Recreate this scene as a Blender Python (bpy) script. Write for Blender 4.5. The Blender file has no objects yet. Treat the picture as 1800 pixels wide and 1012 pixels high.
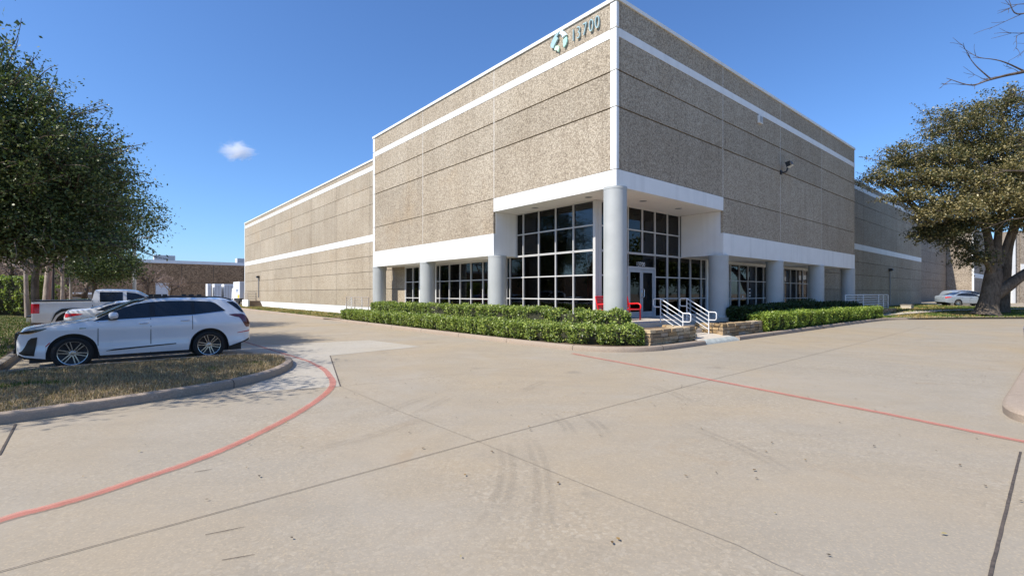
import bpy, math, random
import numpy as np
from mathutils import Vector

random.seed(7)
rng = np.random.default_rng(7)
scene = bpy.context.scene
COL = scene.collection

# ------------------------------------------------------------------ frames
# The building stands at an angle to the camera.  Frame 'B' has its origin on the
# ground under the near corner: x runs along the shaded facade, y along the sunlit one.
RX, RY = 0.76319655, 0.64616641
CX0, CY0 = 3.58875, 16.5
TH = math.atan2(RY, RX)


def bw(x, y):
    return (CX0 + RX * x - RY * y, CY0 + RY * x + RX * y)


def wb(X, Y):
    dx, dy = X - CX0, Y - CY0
    return (dx * RX + dy * RY, -dx * RY + dy * RX)


ORG = {}
PR = random.Random(5)


def tag(o, label=None, cat=None, group=None, kind=None):
    if label: o['label'] = label
    if cat: o['category'] = cat
    if group: o['group'] = group
    if kind: o['kind'] = kind
    return o


def thing(name, label, cat, origin=(0, 0, 0), frame='W', rot=0.0, group=None):
    """Empty at the base of a thing; its parts are written in the same frame."""
    o = bpy.data.objects.new(name, None)
    o.empty_display_size = 0.3
    COL.objects.link(o)
    if frame == 'B':
        X, Y = bw(origin[0], origin[1])
        o.location = (X, Y, origin[2]); o.rotation_euler = (0, 0, TH + rot)
    else:
        o.location = origin; o.rotation_euler = (0, 0, rot)
    ORG[o.name] = tuple(origin)
    return tag(o, label, cat, group)


class MB:
    def __init__(self):
        self.v = []; self.f = []; self.c = None

    def add(self, vs, fs, col=None):
        n = len(self.v)
        self.v += [tuple(p) for p in vs]
        self.f += [tuple(i + n for i in q) for q in fs]
        if col is not None:
            if self.c is None: self.c = []
            self.c += [col] * len(vs)
        return self

    def each(self, name, mat, parent, per=6):
        """every box of the list as a part of its own"""
        out = []
        for k in range(len(self.v) // 8):
            m = MB(); m.add(self.v[k * 8:k * 8 + 8], [(0, 3, 2, 1), (4, 5, 6, 7), (0, 1, 5, 4), (1, 2, 6, 5), (2, 3, 7, 6), (3, 0, 4, 7)])
            out.append(m.build(name, mat, parent))
        return out

    def box(self, x0, x1, y0, y1, z0, z1, col=None):
        vs = [(x0, y0, z0), (x1, y0, z0), (x1, y1, z0), (x0, y1, z0), (x0, y0, z1), (x1, y0, z1), (x1, y1, z1), (x0, y1, z1)]
        return self.add(vs, [(0, 3, 2, 1), (4, 5, 6, 7), (0, 1, 5, 4), (1, 2, 6, 5), (2, 3, 7, 6), (3, 0, 4, 7)], col)

    def bar(self, p, q, w, h, col=None):
        """box of width w and height h along segment p-q"""
        p = Vector(p); q = Vector(q); d = (q - p).normalized()
        up = Vector((0, 0, 1)) if abs(d.z) < 0.99 else Vector((1, 0, 0))
        s = d.cross(up).normalized(); u = s.cross(d).normalized()
        vs = []
        for e in (p, q):
            for a, b in ((-1, -1), (1, -1), (1, 1), (-1, 1)):
                vs.append(e + s * (a * w / 2) + u * (b * h / 2))
        return self.add(vs, [(0, 3, 2, 1), (4, 5, 6, 7), (0, 1, 5, 4), (1, 2, 6, 5), (2, 3, 7, 6), (3, 0, 4, 7)], col)

    def prism(self, poly, w0, w1, m=None, col=None):
        """polygon in two axes extruded along the third; m maps (u, v, w) to x, y, z"""
        m = m or (lambda u, v, w: (u, v, w))
        n = len(poly)
        vs = [m(u, v, w0) for u, v in poly] + [m(u, v, w1) for u, v in poly]
        fs = [tuple(range(n))[::-1], tuple(range(n, 2 * n))]
        fs += [(i, (i + 1) % n, n + (i + 1) % n, n + i) for i in range(n)]
        return self.add(vs, fs, col)

    def tube(self, pts, rad, n=8, cap=True, col=None):
        pts = [Vector(p) for p in pts]
        if not hasattr(rad, '__len__'): rad = [rad] * len(pts)
        vs = []; fs = []
        prev = None
        for i, p in enumerate(pts):
            d = (pts[min(i + 1, len(pts) - 1)] - pts[max(i - 1, 0)])
            if d.length < 1e-9: d = Vector((0, 0, 1))
            d.normalize()
            if prev is None:
                a = Vector((0, 0, 1)) if abs(d.z) < 0.9 else Vector((1, 0, 0))
                s = d.cross(a).normalized()
            else:
                s = (prev - d * prev.dot(d))
                s = s.normalized() if s.length > 1e-6 else d.orthogonal().normalized()
            prev = s
            u = d.cross(s)
            for k in range(n):
                t = 2 * math.pi * k / n
                vs.append(p + (s * math.cos(t) + u * math.sin(t)) * rad[i])
        for i in range(len(pts) - 1):
            for k in range(n):
                k2 = (k + 1) % n
                fs.append((i * n + k, i * n + k2, (i + 1) * n + k2, (i + 1) * n + k))
        if cap:
            fs.append(tuple(range(n))[::-1]); fs.append(tuple(range((len(pts) - 1) * n, len(pts) * n)))
        return self.add(vs, fs, col)

    def lathe(self, prof, n=32, m=None, closed=False):
        m = m or (lambda x, y, z: (x, y, z))
        vs = []; fs = []
        P = len(prof)
        for k in range(n):
            t = 2 * math.pi * k / n
            for r, z in prof: vs.append(m(r * math.cos(t), r * math.sin(t), z))
        for k in range(n):
            k2 = (k + 1) % n
            for i in range(P - (0 if closed else 1)):
                i2 = (i + 1) % P
                fs.append((k * P + i, k2 * P + i, k2 * P + i2, k * P + i2))
        return self.add(vs, fs)

    def grid(self, rows, flip=False):
        """rows: list of equal length point lists"""
        n = len(rows[0]); vs = [p for r in rows for p in r]; fs = []
        for i in range(len(rows) - 1):
            for k in range(n - 1):
                q = (i * n + k, i * n + k + 1, (i + 1) * n + k + 1, (i + 1) * n + k)
                fs.append(q[::-1] if flip else q)
        return self.add(vs, fs)

    def build(self, name, mat, parent=None, frame='W', origin=(0, 0, 0), smooth=False, autosm=None):
        if parent is not None: origin = ORG[parent.name]
        ox, oy, oz = origin
        me = bpy.data.meshes.new(name)
        me.from_pydata([(x - ox, y - oy, z - oz) for x, y, z in self.v], [], self.f)
        if self.c is None and mat.name.startswith('pebble'):
            self.c = [q for k in range(len(self.v) // 8) for q in [(lambda g: (g * 1.02, g, g * 0.97))(PR.uniform(0.93, 1.05))] * 8] if len(self.v) % 8 == 0 else [(1, 1, 1)] * len(self.v)
        if self.c:
            at = me.color_attributes.new('tint', 'FLOAT_COLOR', 'POINT')
            at.data.foreach_set('color', np.array([(c[0], c[1], c[2], 1) for c in self.c], dtype=np.float32).ravel())
        me.materials.append(mat)
        if smooth or autosm:
            me.polygons.foreach_set('use_smooth', [True] * len(me.polygons))
        me.update()
        if autosm:
            me.set_sharp_from_angle(angle=math.radians(autosm))
        o = bpy.data.objects.new(name, me)
        COL.objects.link(o)
        if parent is not None:
            o.parent = parent
        elif frame == 'B':
            X, Y = bw(ox, oy); o.location = (X, Y, oz); o.rotation_euler = (0, 0, TH)
        else:
            o.location = origin
        ORG[o.name] = tuple(origin)
        return o


def np_mesh(name, V, F, mat, parent=None, origin=(0, 0, 0), frame='W', tint=None, smooth=False):
    """quad mesh from arrays V (n,3) and F (m,4)"""
    if parent is not None: origin = ORG[parent.name]
    V = np.asarray(V, dtype=np.float32) - np.array(origin, dtype=np.float32)
    F = np.asarray(F, dtype=np.int32)
    k = F.shape[1]
    me = bpy.data.meshes.new(name)
    me.vertices.add(len(V)); me.vertices.foreach_set('co', V.ravel())
    me.loops.add(F.size); me.loops.foreach_set('vertex_index', F.ravel())
    me.polygons.add(len(F))
    me.polygons.foreach_set('loop_start', np.arange(0, F.size, k, dtype=np.int32))
    if smooth: me.polygons.foreach_set('use_smooth', np.ones(len(F), dtype=bool))
    me.update(calc_edges=True)
    if tint is not None:
        at = me.color_attributes.new('tint', 'FLOAT_COLOR', 'POINT')
        T = np.ones((len(V), 4), dtype=np.float32); T[:, :3] = tint
        at.data.foreach_set('color', T.ravel())
    me.materials.append(mat)
    o = bpy.data.objects.new(name, me)
    COL.objects.link(o)
    if parent is not None: o.parent = parent
    elif frame == 'B':
        X, Y = bw(origin[0], origin[1]); o.location = (X, Y, origin[2]); o.rotation_euler = (0, 0, TH)
    else: o.location = origin
    ORG[o.name] = tuple(origin)
    return o


# ------------------------------------------------------------------ materials
class NT:
    def __init__(self, name):
        self.m = bpy.data.materials.new(name); self.m.use_nodes = True
        self.t = self.m.node_tree; self.t.nodes.clear()
        self.out = self.t.nodes.new('ShaderNodeOutputMaterial')
        self._tc = None

    def n(self, typ, **kw):
        o = self.t.nodes.new('ShaderNode' + typ)
        for k, v in kw.items():
            if k.startswith('_'): setattr(o, k[1:], v)
            else: self.set(o.inputs[k.replace('__', ' ')], v)
        return o

    def set(self, sock, v):
        if hasattr(v, 'links') or isinstance(v, bpy.types.NodeSocket): self.t.links.new(v, sock)
        else: sock.default_value = v

    def tc(self, kind='Object', scale=None):
        if self._tc is None: self._tc = self.t.nodes.new('ShaderNodeTexCoord')
        s = self._tc.outputs[kind]
        if scale is not None:
            mp = self.n('Mapping', Vector=s); mp.inputs['Scale'].default_value = scale
            return mp.outputs[0]
        return s

    def noise(self, scale, detail=4, rough=0.55, vec=None, dist=0.0):
        return self.n('TexNoise', Vector=vec or self.tc(), Scale=scale, Detail=detail, Roughness=rough, Distortion=dist).outputs['Fac']

    def ramp(self, fac, stops):
        r = self.t.nodes.new('ShaderNodeValToRGB'); self.t.links.new(fac, r.inputs[0])
        e = r.color_ramp.elements
        while len(e) < len(stops): e.new(0.5)
        for q, (p, c) in zip(e, stops):
            q.position = p; q.color = (c, c, c, 1) if not hasattr(c, '__len__') else (*c, 1)
        return r.outputs[0]

    def mix(self, fac, a, b, mode='MIX'):
        x = self.t.nodes.new('ShaderNodeMix'); x.data_type = 'RGBA'; x.blend_type = mode
        self.set(x.inputs[0], fac); 
        for i, v in ((6, a), (7, b)):
            self.set(x.inputs[i], (*v, 1) if (isinstance(v, tuple) and len(v) == 3) else v)
        return x.outputs[2]

    def math(self, op, a, b=0.0, clamp=False):
        x = self.n('Math', _operation=op, _use_clamp=clamp)
        self.set(x.inputs[0], a); self.set(x.inputs[1], b)
        return x.outputs[0]

    def bump(self, h, strength=0.3, dist=0.01):
        return self.n('Bump', Height=h, Strength=strength, Distance=dist).outputs[0]

    def bsdf(self, color, rough=0.6, normal=None, metal=0.0, spec=0.5, coat=0.0):
        b = self.n('BsdfPrincipled')
        self.set(b.inputs['Base Color'], (*color, 1) if isinstance(color, tuple) and len(color) == 3 else color)
        self.set(b.inputs['Roughness'], rough); b.inputs['Metallic'].default_value = metal
        b.inputs['Specular IOR Level'].default_value = spec
        b.inputs['Coat Weight'].default_value = coat; b.inputs['Coat Roughness'].default_value = 0.04
        if normal is not None: self.t.links.new(normal, b.inputs['Normal'])
        return b

    def done(self, shader):
        self.t.links.new(shader if isinstance(shader, bpy.types.NodeSocket) else shader.outputs[0], self.out.inputs['Surface'])
        return self.m


def mk(name, col, rough=0.6, var=0.12, scale=6.0, bump=0.0, metal=0.0, spec=0.5, coat=0.0, streak=0.0):
    t = NT(name)
    f = t.noise(scale, 5)
    c0 = tuple(x * (1 - var) for x in col); c1 = tuple(min(1, x * (1 + var)) for x in col)
    c = t.ramp(f, [(0.3, c0), (0.7, c1)])
    if streak:
        s = t.noise(1.0, 4, 0.6, t.tc('Object', (2.2, 2.2, 0.12)))
        c = t.mix(t.ramp(s, [(0.5, 0.0), (0.75, streak)]), c, tuple(x * 0.55 for x in col))
    nm = t.bump(t.noise(scale * 12, 3), bump, 0.004) if bump else None
    r = t.ramp(f, [(0.3, max(0, rough - 0.05)), (0.7, min(1, rough + 0.05))])
    return t.done(t.bsdf(c, r, nm, metal, spec, coat))


def aggregate(name, lo, hi, dark, sc=15.0, stain=0.35):
    """washed pebble precast: pebbles standing in a cement matrix, with weather stains"""
    t = NT(name)
    v = t.n('TexVoronoi', Vector=t.tc(), Scale=sc, Randomness=1.0)
    v2 = t.n('TexVoronoi', Vector=t.tc(), Scale=sc * 2.1, Randomness=1.0)
    tone = t.n('SeparateColor', Color=v.outputs['Color']).outputs[0]
    c = t.ramp(tone, [(0.0, dark), (0.25, lo), (0.62, tuple((a + b) / 2 for a, b in zip(lo, hi))), (1.0, hi)])
    tone2 = t.n('SeparateColor', Color=v2.outputs['Color']).outputs[1]
    c = t.mix(0.45, c, t.ramp(tone2, [(0.0, dark), (0.4, lo), (1.0, hi)]))
    gap = t.ramp(v.outputs['Distance'], [(0.45, 0.0), (0.8, 0.55)])
    c = t.mix(gap, c, dark)
    big = t.noise(0.35, 5, 0.6)
    c = t.mix(t.ramp(big, [(0.35, 0.0), (0.7, stain)]), c, t.mix(1.0, c, (0.62, 0.55, 0.46), 'MULTIPLY'))
    st = t.noise(1.0, 5, 0.65, t.tc('Object', (2.6, 2.6, 0.11)))
    c = t.mix(t.ramp(st, [(0.48, 0.0), (0.74, 0.32)]), c, t.mix(1.0, c, (0.55, 0.52, 0.50), 'MULTIPLY'))
    c = t.mix(1.0, c, t.n('Attribute', _attribute_name='tint').outputs['Color'], 'MULTIPLY')
    rust = t.noise(0.22, 4, 0.6)
    c = t.mix(t.ramp(rust, [(0.58, 0.0), (0.75, 0.3)]), c, t.mix(1.0, c, (1.0, 0.78, 0.5), 'MULTIPLY'))
    h = t.math('ADD', t.math('MULTIPLY', v.outputs['Distance'], -1.0), t.math('MULTIPLY', v2.outputs['Distance'], -0.5))
    nm = t.bump(h, 0.6, 0.014)
    return t.done(t.bsdf(c, 0.85, nm, spec=0.2))


def concrete(name, base, warm, seed=0.0, bumpy=0.25, cracks=True):
    t = NT(name)
    co = t.tc()
    big = t.noise(0.13, 5, 0.6, dist=0.6)
    mid = t.noise(0.9, 6, 0.62, dist=0.3)
    fine = t.noise(38, 4, 0.7)
    grit = t.n('TexVoronoi', Vector=co, Scale=85.0)
    c = t.mix(t.ramp(big, [(0.40, 0.0), (0.60, 1.0)]), base, warm)
    c = t.mix(t.ramp(mid, [(0.42, 0.0), (0.8, 0.45)]), c, tuple(x * 0.78 for x in base))
    c = t.mix(t.ramp(t.noise(2.7, 6, 0.7, dist=0.8), [(0.60, 0.0), (0.72, 0.22)]), c, tuple(min(1, x * 1.18) for x in base))
    c = t.mix(t.ramp(fine, [(0.3, 0.30), (0.5, 0.0)]), c, tuple(x * 0.6 for x in base))
    c = t.mix(t.ramp(t.n('SeparateColor', Color=grit.outputs['Color']).outputs[0], [(0.72, 0.0), (1.0, 0.45)]), c, tuple(min(1, x * 1.35) for x in warm))
    g2 = t.n('SeparateColor', Color=t.n('TexVoronoi', Vector=co, Scale=34.0).outputs['Color'])
    worn = t.ramp(t.noise(0.4, 4, 0.6), [(0.4, 0.15), (0.62, 1.0)])
    c = t.mix(t.math('MULTIPLY', t.ramp(g2.outputs[0], [(0.70, 0.0), (0.95, 0.42)]), worn), c, tuple(min(1, x * 1.45) for x in base))
    c = t.mix(t.math('MULTIPLY', t.ramp(g2.outputs[1], [(0.72, 0.0), (0.98, 0.36)]), worn), c, tuple(x * 0.62 for x in base))
    # streaky drag marks of the broom and of traffic
    dr = t.noise(1.0, 4, 0.6, t.tc('Object', (0.35, 2.4, 1)))
    c = t.mix(t.ramp(dr, [(0.5, 0.0), (0.75, 0.22)]), c, tuple(x * 0.74 for x in base))
    # oil and rust spots
    sp = t.n('TexVoronoi', Vector=co, Scale=0.55)
    spn = t.math('ADD', sp.outputs['Distance'], t.math('MULTIPLY', t.noise(4.0, 4), 0.25))
    c = t.mix(t.ramp(spn, [(0.16, 0.45), (0.26, 0.0)]), c, tuple(x * 0.55 for x in base))
    ru = t.noise(0.6, 5, 0.7, dist=1.0)
    c = t.mix(t.ramp(ru, [(0.62, 0.0), (0.74, 0.32)]), c, (base[0] * 0.95, base[1] * 0.74, base[2] * 0.52))
    lt = t.noise(0.32, 6, 0.68, dist=1.4)
    c = t.mix(t.ramp(lt, [(0.48, 0.0), (0.70, 0.40)]), c, (min(1, base[0] * 1.16), min(1, base[1] * 1.19), min(1, base[2] * 1.26)))
    dk = t.noise(0.21, 6, 0.7, dist=2.0)
    c = t.mix(t.ramp(dk, [(0.57, 0.0), (0.74, 0.34)]), c, tuple(x * 0.68 for x in base))
    if cracks:
        cv = t.n('TexVoronoi', Vector=t.n('VectorMath', _operation='ADD').outputs[0], Scale=0.28, _feature='DISTANCE_TO_EDGE')
        vm = cv.inputs['Vector'].links[0].from_node
        t.t.links.new(co, vm.inputs[0])
        nz = t.n('TexNoise', Vector=co, Scale=1.2, Detail=5.0)
        sub = t.n('VectorMath', _operation='SCALE', Scale=1.4); t.t.links.new(nz.outputs['Color'], sub.inputs[0])
        t.t.links.new(sub.outputs[0], vm.inputs[1])
        cr = t.math('MULTIPLY', t.ramp(cv.outputs['Distance'], [(0.0, 1.0), (0.006, 0.0)]), t.ramp(t.noise(0.11, 2), [(0.52, 0.0), (0.6, 0.35)]))
        c = t.mix(cr, c, tuple(min(1, x * 1.4) for x in base))
    nm = t.bump(t.math('ADD', fine, t.math('MULTIPLY', mid, 0.6)), bumpy, 0.006)
    return t.done(t.bsdf(c, t.ramp(mid, [(0.3, 0.72), (0.7, 0.9)]), nm, spec=0.3))


def leafmat(name, gain=1.0, trans=0.25, rough=0.5):
    t = NT(name)
    a = t.n('Attribute', _attribute_name='tint').outputs['Color']
    c = t.mix(t.noise(0.9, 3), a, t.mix(1.0, a, (0.75, 0.78, 0.7), 'MULTIPLY'))
    b = t.bsdf(c, rough, spec=0.35)
    tr = t.n('BsdfTranslucent'); t.t.links.new(t.mix(1.0, c, (1.1, 1.25, 0.6), 'MULTIPLY'), tr.inputs['Color'])
    mx = t.n('MixShader'); mx.inputs[0].default_value = trans
    t.t.links.new(b.outputs[0], mx.inputs[1]); t.t.links.new(tr.outputs[0], mx.inputs[2])
    return t.done(mx)


def glass(name, tint, ior=1.5, refl=1.0):
    t = NT(name)
    tr = t.n('BsdfTransparent'); tr.inputs['Color'].default_value = (*tint, 1)
    gl = t.n('BsdfGlossy'); gl.inputs['Roughness'].default_value = 0.015; gl.inputs['Color'].default_value = (refl, refl, refl, 1)
    wob = t.bump(t.noise(0.55, 2), 0.06, 0.02)
    t.t.links.new(wob, gl.inputs['Normal'])
    fr = t.n('Fresnel', IOR=ior)
    mx = t.n('MixShader'); t.t.links.new(fr.outputs[0], mx.inputs[0])
    t.t.links.new(tr.outputs[0], mx.inputs[1]); t.t.links.new(gl.outputs[0], mx.inputs[2])
    return t.done(mx)


def paint(name, col, worn=0.5, sc=9.0):
    """traffic paint worn through to the concrete in patches"""
    t = NT(name)
    w = t.noise(sc, 6, 0.7); w2 = t.noise(sc * 7, 3, 0.6)
    k = t.math('ADD', w, t.math('MULTIPLY', w2, 0.5))
    a = t.ramp(k, [(0.62 - 0.3 * worn, 1.0), (0.95 - 0.3 * worn, 0.45)])
    c = t.ramp(t.noise(3, 4), [(0.3, tuple(x * 0.8 for x in col)), (0.7, tuple(min(1, x * 1.15) for x in col))])
    b = t.bsdf(c, 0.75, spec=0.3)
    tr = t.n('BsdfTransparent'); mx = t.n('MixShader')
    t.t.links.new(a, mx.inputs[0]); t.t.links.new(tr.outputs[0], mx.inputs[1]); t.t.links.new(b.outputs[0], mx.inputs[2])
    return t.done(mx)


def grassmat(name, a, b, c3):
    t = NT(name)
    f = t.noise(1.1, 5, 0.65, dist=0.5)
    c = t.ramp(f, [(0.3, a), (0.52, b), (0.72, c3)])
    c = t.mix(t.ramp(t.noise(60, 3), [(0.35, 0.55), (0.6, 0.0)]), c, tuple(x * 0.4 for x in a))
    return t.done(t.bsdf(c, 0.9, t.bump(t.noise(45, 4), 0.8, 0.03), spec=0.1))


def bark(name, lo, hi):
    t = NT(name)
    f = t.noise(1.0, 6, 0.7, t.tc('Object', (9, 9, 2.2)), dist=0.6)
    c = t.ramp(f, [(0.32, lo), (0.68, hi)])
    c = t.mix(t.ramp(t.noise(1.3, 3), [(0.5, 0.0), (0.7, 0.5)]), c, tuple(min(1, x * 1.5) for x in hi))
    return t.done(t.bsdf(c, 0.9, t.bump(f, 0.9, 0.05), spec=0.1))


M = {}
M['agg'] = aggregate('pebble_concrete_tan', (0.40, 0.345, 0.265), (0.59, 0.525, 0.425), (0.175, 0.145, 0.112), 20.0)
M['aggfar'] = aggregate('pebble_concrete_brown', (0.29, 0.19, 0.115), (0.50, 0.345, 0.215), (0.11, 0.075, 0.05), 6.0, 0.3)
M['agggrey'] = aggregate('pebble_concrete_grey', (0.34, 0.29, 0.23), (0.52, 0.46, 0.38), (0.16, 0.13, 0.11), 9.0, 0.3)
M['joint'] = mk('joint_sealant', (0.13, 0.11, 0.09), 0.9)
M['white'] = mk('white_paint', (0.78, 0.78, 0.755), 0.6, 0.04, 1.2, 0.2, streak=0.25)
M['soffit'] = mk('white_soffit_paint', (0.76, 0.74, 0.70), 0.7, 0.03, 1.0)
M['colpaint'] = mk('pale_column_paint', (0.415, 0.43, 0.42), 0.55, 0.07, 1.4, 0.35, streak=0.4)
M['mullion'] = mk('painted_aluminium', (0.55, 0.545, 0.53), 0.4, 0.04, 3)
M['doorframe'] = mk('brushed_aluminium', (0.42, 0.45, 0.49), 0.38, 0.05, 3, metal=0.35)
M['glass'] = glass('tinted_glass', (0.42, 0.44, 0.46), 1.45, 0.85)
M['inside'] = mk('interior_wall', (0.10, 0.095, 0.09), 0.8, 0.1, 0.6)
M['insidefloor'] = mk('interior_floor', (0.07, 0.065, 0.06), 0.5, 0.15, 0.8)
M['redwall'] = mk('red_interior_wall', (0.62, 0.035, 0.04), 0.6, 0.1, 0.8)
M['spandrel'] = mk('spandrel_panel', (0.62, 0.68, 0.72), 0.5, 0.06, 1.5)
M['slab'] = concrete('porch_concrete', (0.50, 0.45, 0.38), (0.52, 0.45, 0.36), cracks=False)
M['lot'] = concrete('lot_concrete', (0.298, 0.262, 0.208), (0.33, 0.266, 0.182))
M['patch'] = concrete('new_concrete', (0.365, 0.335, 0.285), (0.375, 0.335, 0.27), bumpy=0.15, cracks=False)
M['kerb'] = concrete('kerb_concrete', (0.31, 0.25, 0.195), (0.35, 0.275, 0.21), cracks=False, bumpy=0.5)
M['kerbgrey'] = concrete('kerb_new_concrete', (0.27, 0.245, 0.21), (0.29, 0.25, 0.205), cracks=False, bumpy=0.4)
M['ramp'] = mk('faded_blue_kerb_paint', (0.33, 0.355, 0.34), 0.8, 0.25, 7, 0.4)
M['crack'] = mk('joint_dirt', (0.075, 0.06, 0.05), 0.95, 0.4, 20)
M['crackfaint'] = mk('joint_faint', (0.22, 0.18, 0.135), 0.95, 0.3, 12)
M['red'] = paint('red_fire_lane_paint', (0.58, 0.15, 0.115), 1.05)
M['redfaint'] = paint('faded_red_paint', (0.52, 0.15, 0.115), 1.0)
M['yellow'] = paint('yellow_line_paint', (0.62, 0.47, 0.22), 0.6)
M['grassbase'] = grassmat('dormant_turf_soil', (0.17, 0.12, 0.075), (0.29, 0.215, 0.13), (0.25, 0.19, 0.10))
M['lawn'] = grassmat('lawn_turf', (0.20, 0.16, 0.07), (0.17, 0.17, 0.05), (0.10, 0.14, 0.03))
M['mulch'] = grassmat('bed_mulch', (0.10, 0.07, 0.05), (0.17, 0.125, 0.09), (0.24, 0.19, 0.14))
M['blade'] = leafmat('grass_blade', 1.0, 0.2, 0.7)
M['leaf'] = leafmat('oak_leaf', 1.0, 0.2, 0.42)
M['hedge'] = leafmat('hedge_leaf', 1.0, 0.25, 0.40)
M['twigcore'] = mk('hedge_wood', (0.035, 0.035, 0.018), 0.95, 0.3, 8)
M['bark'] = bark('oak_bark', (0.07, 0.055, 0.042), (0.20, 0.165, 0.13))
M['barkpale'] = bark('pale_bark', (0.24, 0.19, 0.15), (0.42, 0.35, 0.29))
M['twig'] = bark('bare_twig', (0.16, 0.12, 0.10), (0.34, 0.265, 0.23))
M['twigdark'] = bark('dark_twig', (0.055, 0.042, 0.034), (0.16, 0.125, 0.10))
M['rail'] = mk('white_rail_paint', (0.66, 0.67, 0.68), 0.35, 0.05, 5)
M['railbrown'] = mk('brown_rail_paint', (0.35, 0.30, 0.26), 0.6, 0.2, 6)  # plain grey-brown tone, slightly mottled by noise
M['redbench'] = mk('red_bench_coating', (0.62, 0.012, 0.016), 0.35, 0.08, 6)
M['black'] = mk('black_metal', (0.02, 0.02, 0.022), 0.5, 0.2, 8)
M['steel'] = mk('grey_steel', (0.30, 0.31, 0.32), 0.45, 0.1, 8, metal=0.5)
M['lens'] = mk('lamp_lens', (0.75, 0.76, 0.74), 0.15, 0.05, 9)
M['signblue'] = mk('sign_steel_blue', (0.36, 0.52, 0.55), 0.4, 0.05, 4)
M['signpale'] = mk('sign_pale_blue', (0.66, 0.78, 0.82), 0.4, 0.05, 4)
M['signmint'] = mk('sign_mint', (0.42, 0.70, 0.62), 0.4, 0.05, 4)
M['signgreen'] = mk('sign_pale_green', (0.58, 0.80, 0.60), 0.4, 0.05, 4)
M['decal'] = mk('white_decal', (0.80, 0.80, 0.80), 0.5, 0.03, 4)
M['carwhite'] = mk('white_car_paint', (0.74, 0.75, 0.77), 0.32, 0.015, 2, coat=1.0)
M['carsilver'] = mk('silver_car_paint', (0.34, 0.39, 0.45), 0.28, 0.02, 2, metal=0.3, coat=1.0)
M['carred'] = mk('red_car_paint', (0.42, 0.02, 0.04), 0.3, 0.02, 2, coat=1.0)
M['carblue'] = mk('blue_car_paint', (0.04, 0.10, 0.26), 0.3, 0.02, 2, coat=1.0)
M['carglass'] = mk('dark_car_glass', (0.012, 0.016, 0.022), 0.04, 0.1, 2, spec=0.6)
M['trim'] = mk('black_trim', (0.014, 0.014, 0.015), 0.35, 0.2, 8)
M['tyre'] = mk('tyre_rubber', (0.013, 0.013, 0.013), 0.8, 0.2, 20, 0.3)
M['rim'] = mk('machined_alloy', (0.50, 0.51, 0.52), 0.22, 0.03, 8, metal=0.9)
M['brake'] = mk('dark_wheel_barrel', (0.035, 0.035, 0.038), 0.5, 0.2, 8, metal=0.3)
M['taillight'] = mk('red_lamp_lens', (0.58, 0.012, 0.018), 0.15, 0.25, 12, coat=0.3)
M['tailsmoke'] = mk('smoked_red_lens', (0.10, 0.012, 0.022), 0.1, 0.25, 12, coat=1.0)
M['chrome'] = mk('chrome', (0.72, 0.73, 0.75), 0.12, 0.02, 8, metal=1.0)
M['trailer'] = mk('white_trailer_side', (0.74, 0.76, 0.78), 0.45, 0.05, 1, streak=0.1)
M['trailergrey'] = mk('trailer_door', (0.60, 0.63, 0.67), 0.5, 0.06, 1)
M['truckyellow'] = mk('yellow_paint', (0.70, 0.50, 0.04), 0.5, 0.05, 4)
M['truckblue'] = mk('blue_decal', (0.05, 0.12, 0.26), 0.5, 0.05, 4)
M['deadleaf'] = leafmat('dead_leaf', 1.0, 0.1, 0.7)


def stonemat():
    t = NT('limestone_ashlar')
    a = t.n('Attribute', _attribute_name='tint').outputs['Color']
    f = t.noise(9, 6, 0.65)
    c = t.mix(t.ramp(f, [(0.35, 0.6), (0.62, 0.0)]), a, t.mix(1.0, a, (0.5, 0.45, 0.4), 'MULTIPLY'))
    c = t.mix(t.ramp(t.noise(2.4, 4), [(0.55, 0.0), (0.7, 0.45)]), c, (0.42, 0.27, 0.12))
    return t.done(t.bsdf(c, 0.9, t.bump(f, 0.9, 0.03), spec=0.2))


M['stone'] = stonemat()


def markmat():
    t = NT('tyre_rubber_mark')
    k = t.noise(5, 5, 0.7)
    rib = t.n('TexWave', Vector=t.tc(), Scale=14.0, Distortion=2.0, Detail=2.0)
    a = t.math('MULTIPLY', t.ramp(k, [(0.30, 0.03), (0.70, 0.17)]), t.math('ADD', 0.6, t.math('MULTIPLY', rib.outputs['Fac'], 0.4)))
    a = t.math('MULTIPLY', a, t.n('Attribute', _attribute_name='tint').outputs['Fac'])
    b = t.bsdf((0.10, 0.085, 0.075), 0.9, spec=0.1)
    tr = t.n('BsdfTransparent'); mx = t.n('MixShader')
    t.t.links.new(a, mx.inputs[0]); t.t.links.new(tr.outputs[0], mx.inputs[1]); t.t.links.new(b.outputs[0], mx.inputs[2])
    return t.done(mx)


M['mark'] = markmat()


# ------------------------------------------------------------------ ground
def sstep(t):
    t = max(0.0, min(1.0, t)); return t * t * (3 - 2 * t)


def gz(x, y):
    return 0.42 * sstep((y - 36) / 12) * sstep((x - 16) / 6)


def ground_sheet():
    xs = [-600, -350, -200, -120, -80, -50, -30] + list(np.arange(-20, 70, 3.0)) + [75, 90, 120, 180, 280, 450, 600]
    ys = [-300, -120, -40, -10, 0, 10, 20, 28] + list(np.arange(32, 60, 2.0)) + [65, 75, 90, 120, 180, 300, 500, 800]
    mb = MB(); mb.grid([[(x, y, gz(x, y)) for x in xs] for y in ys])
    o = mb.build('parking_lot', M['lot'], smooth=True)
    tag(o, kind='structure')


ground_sheet()


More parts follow.
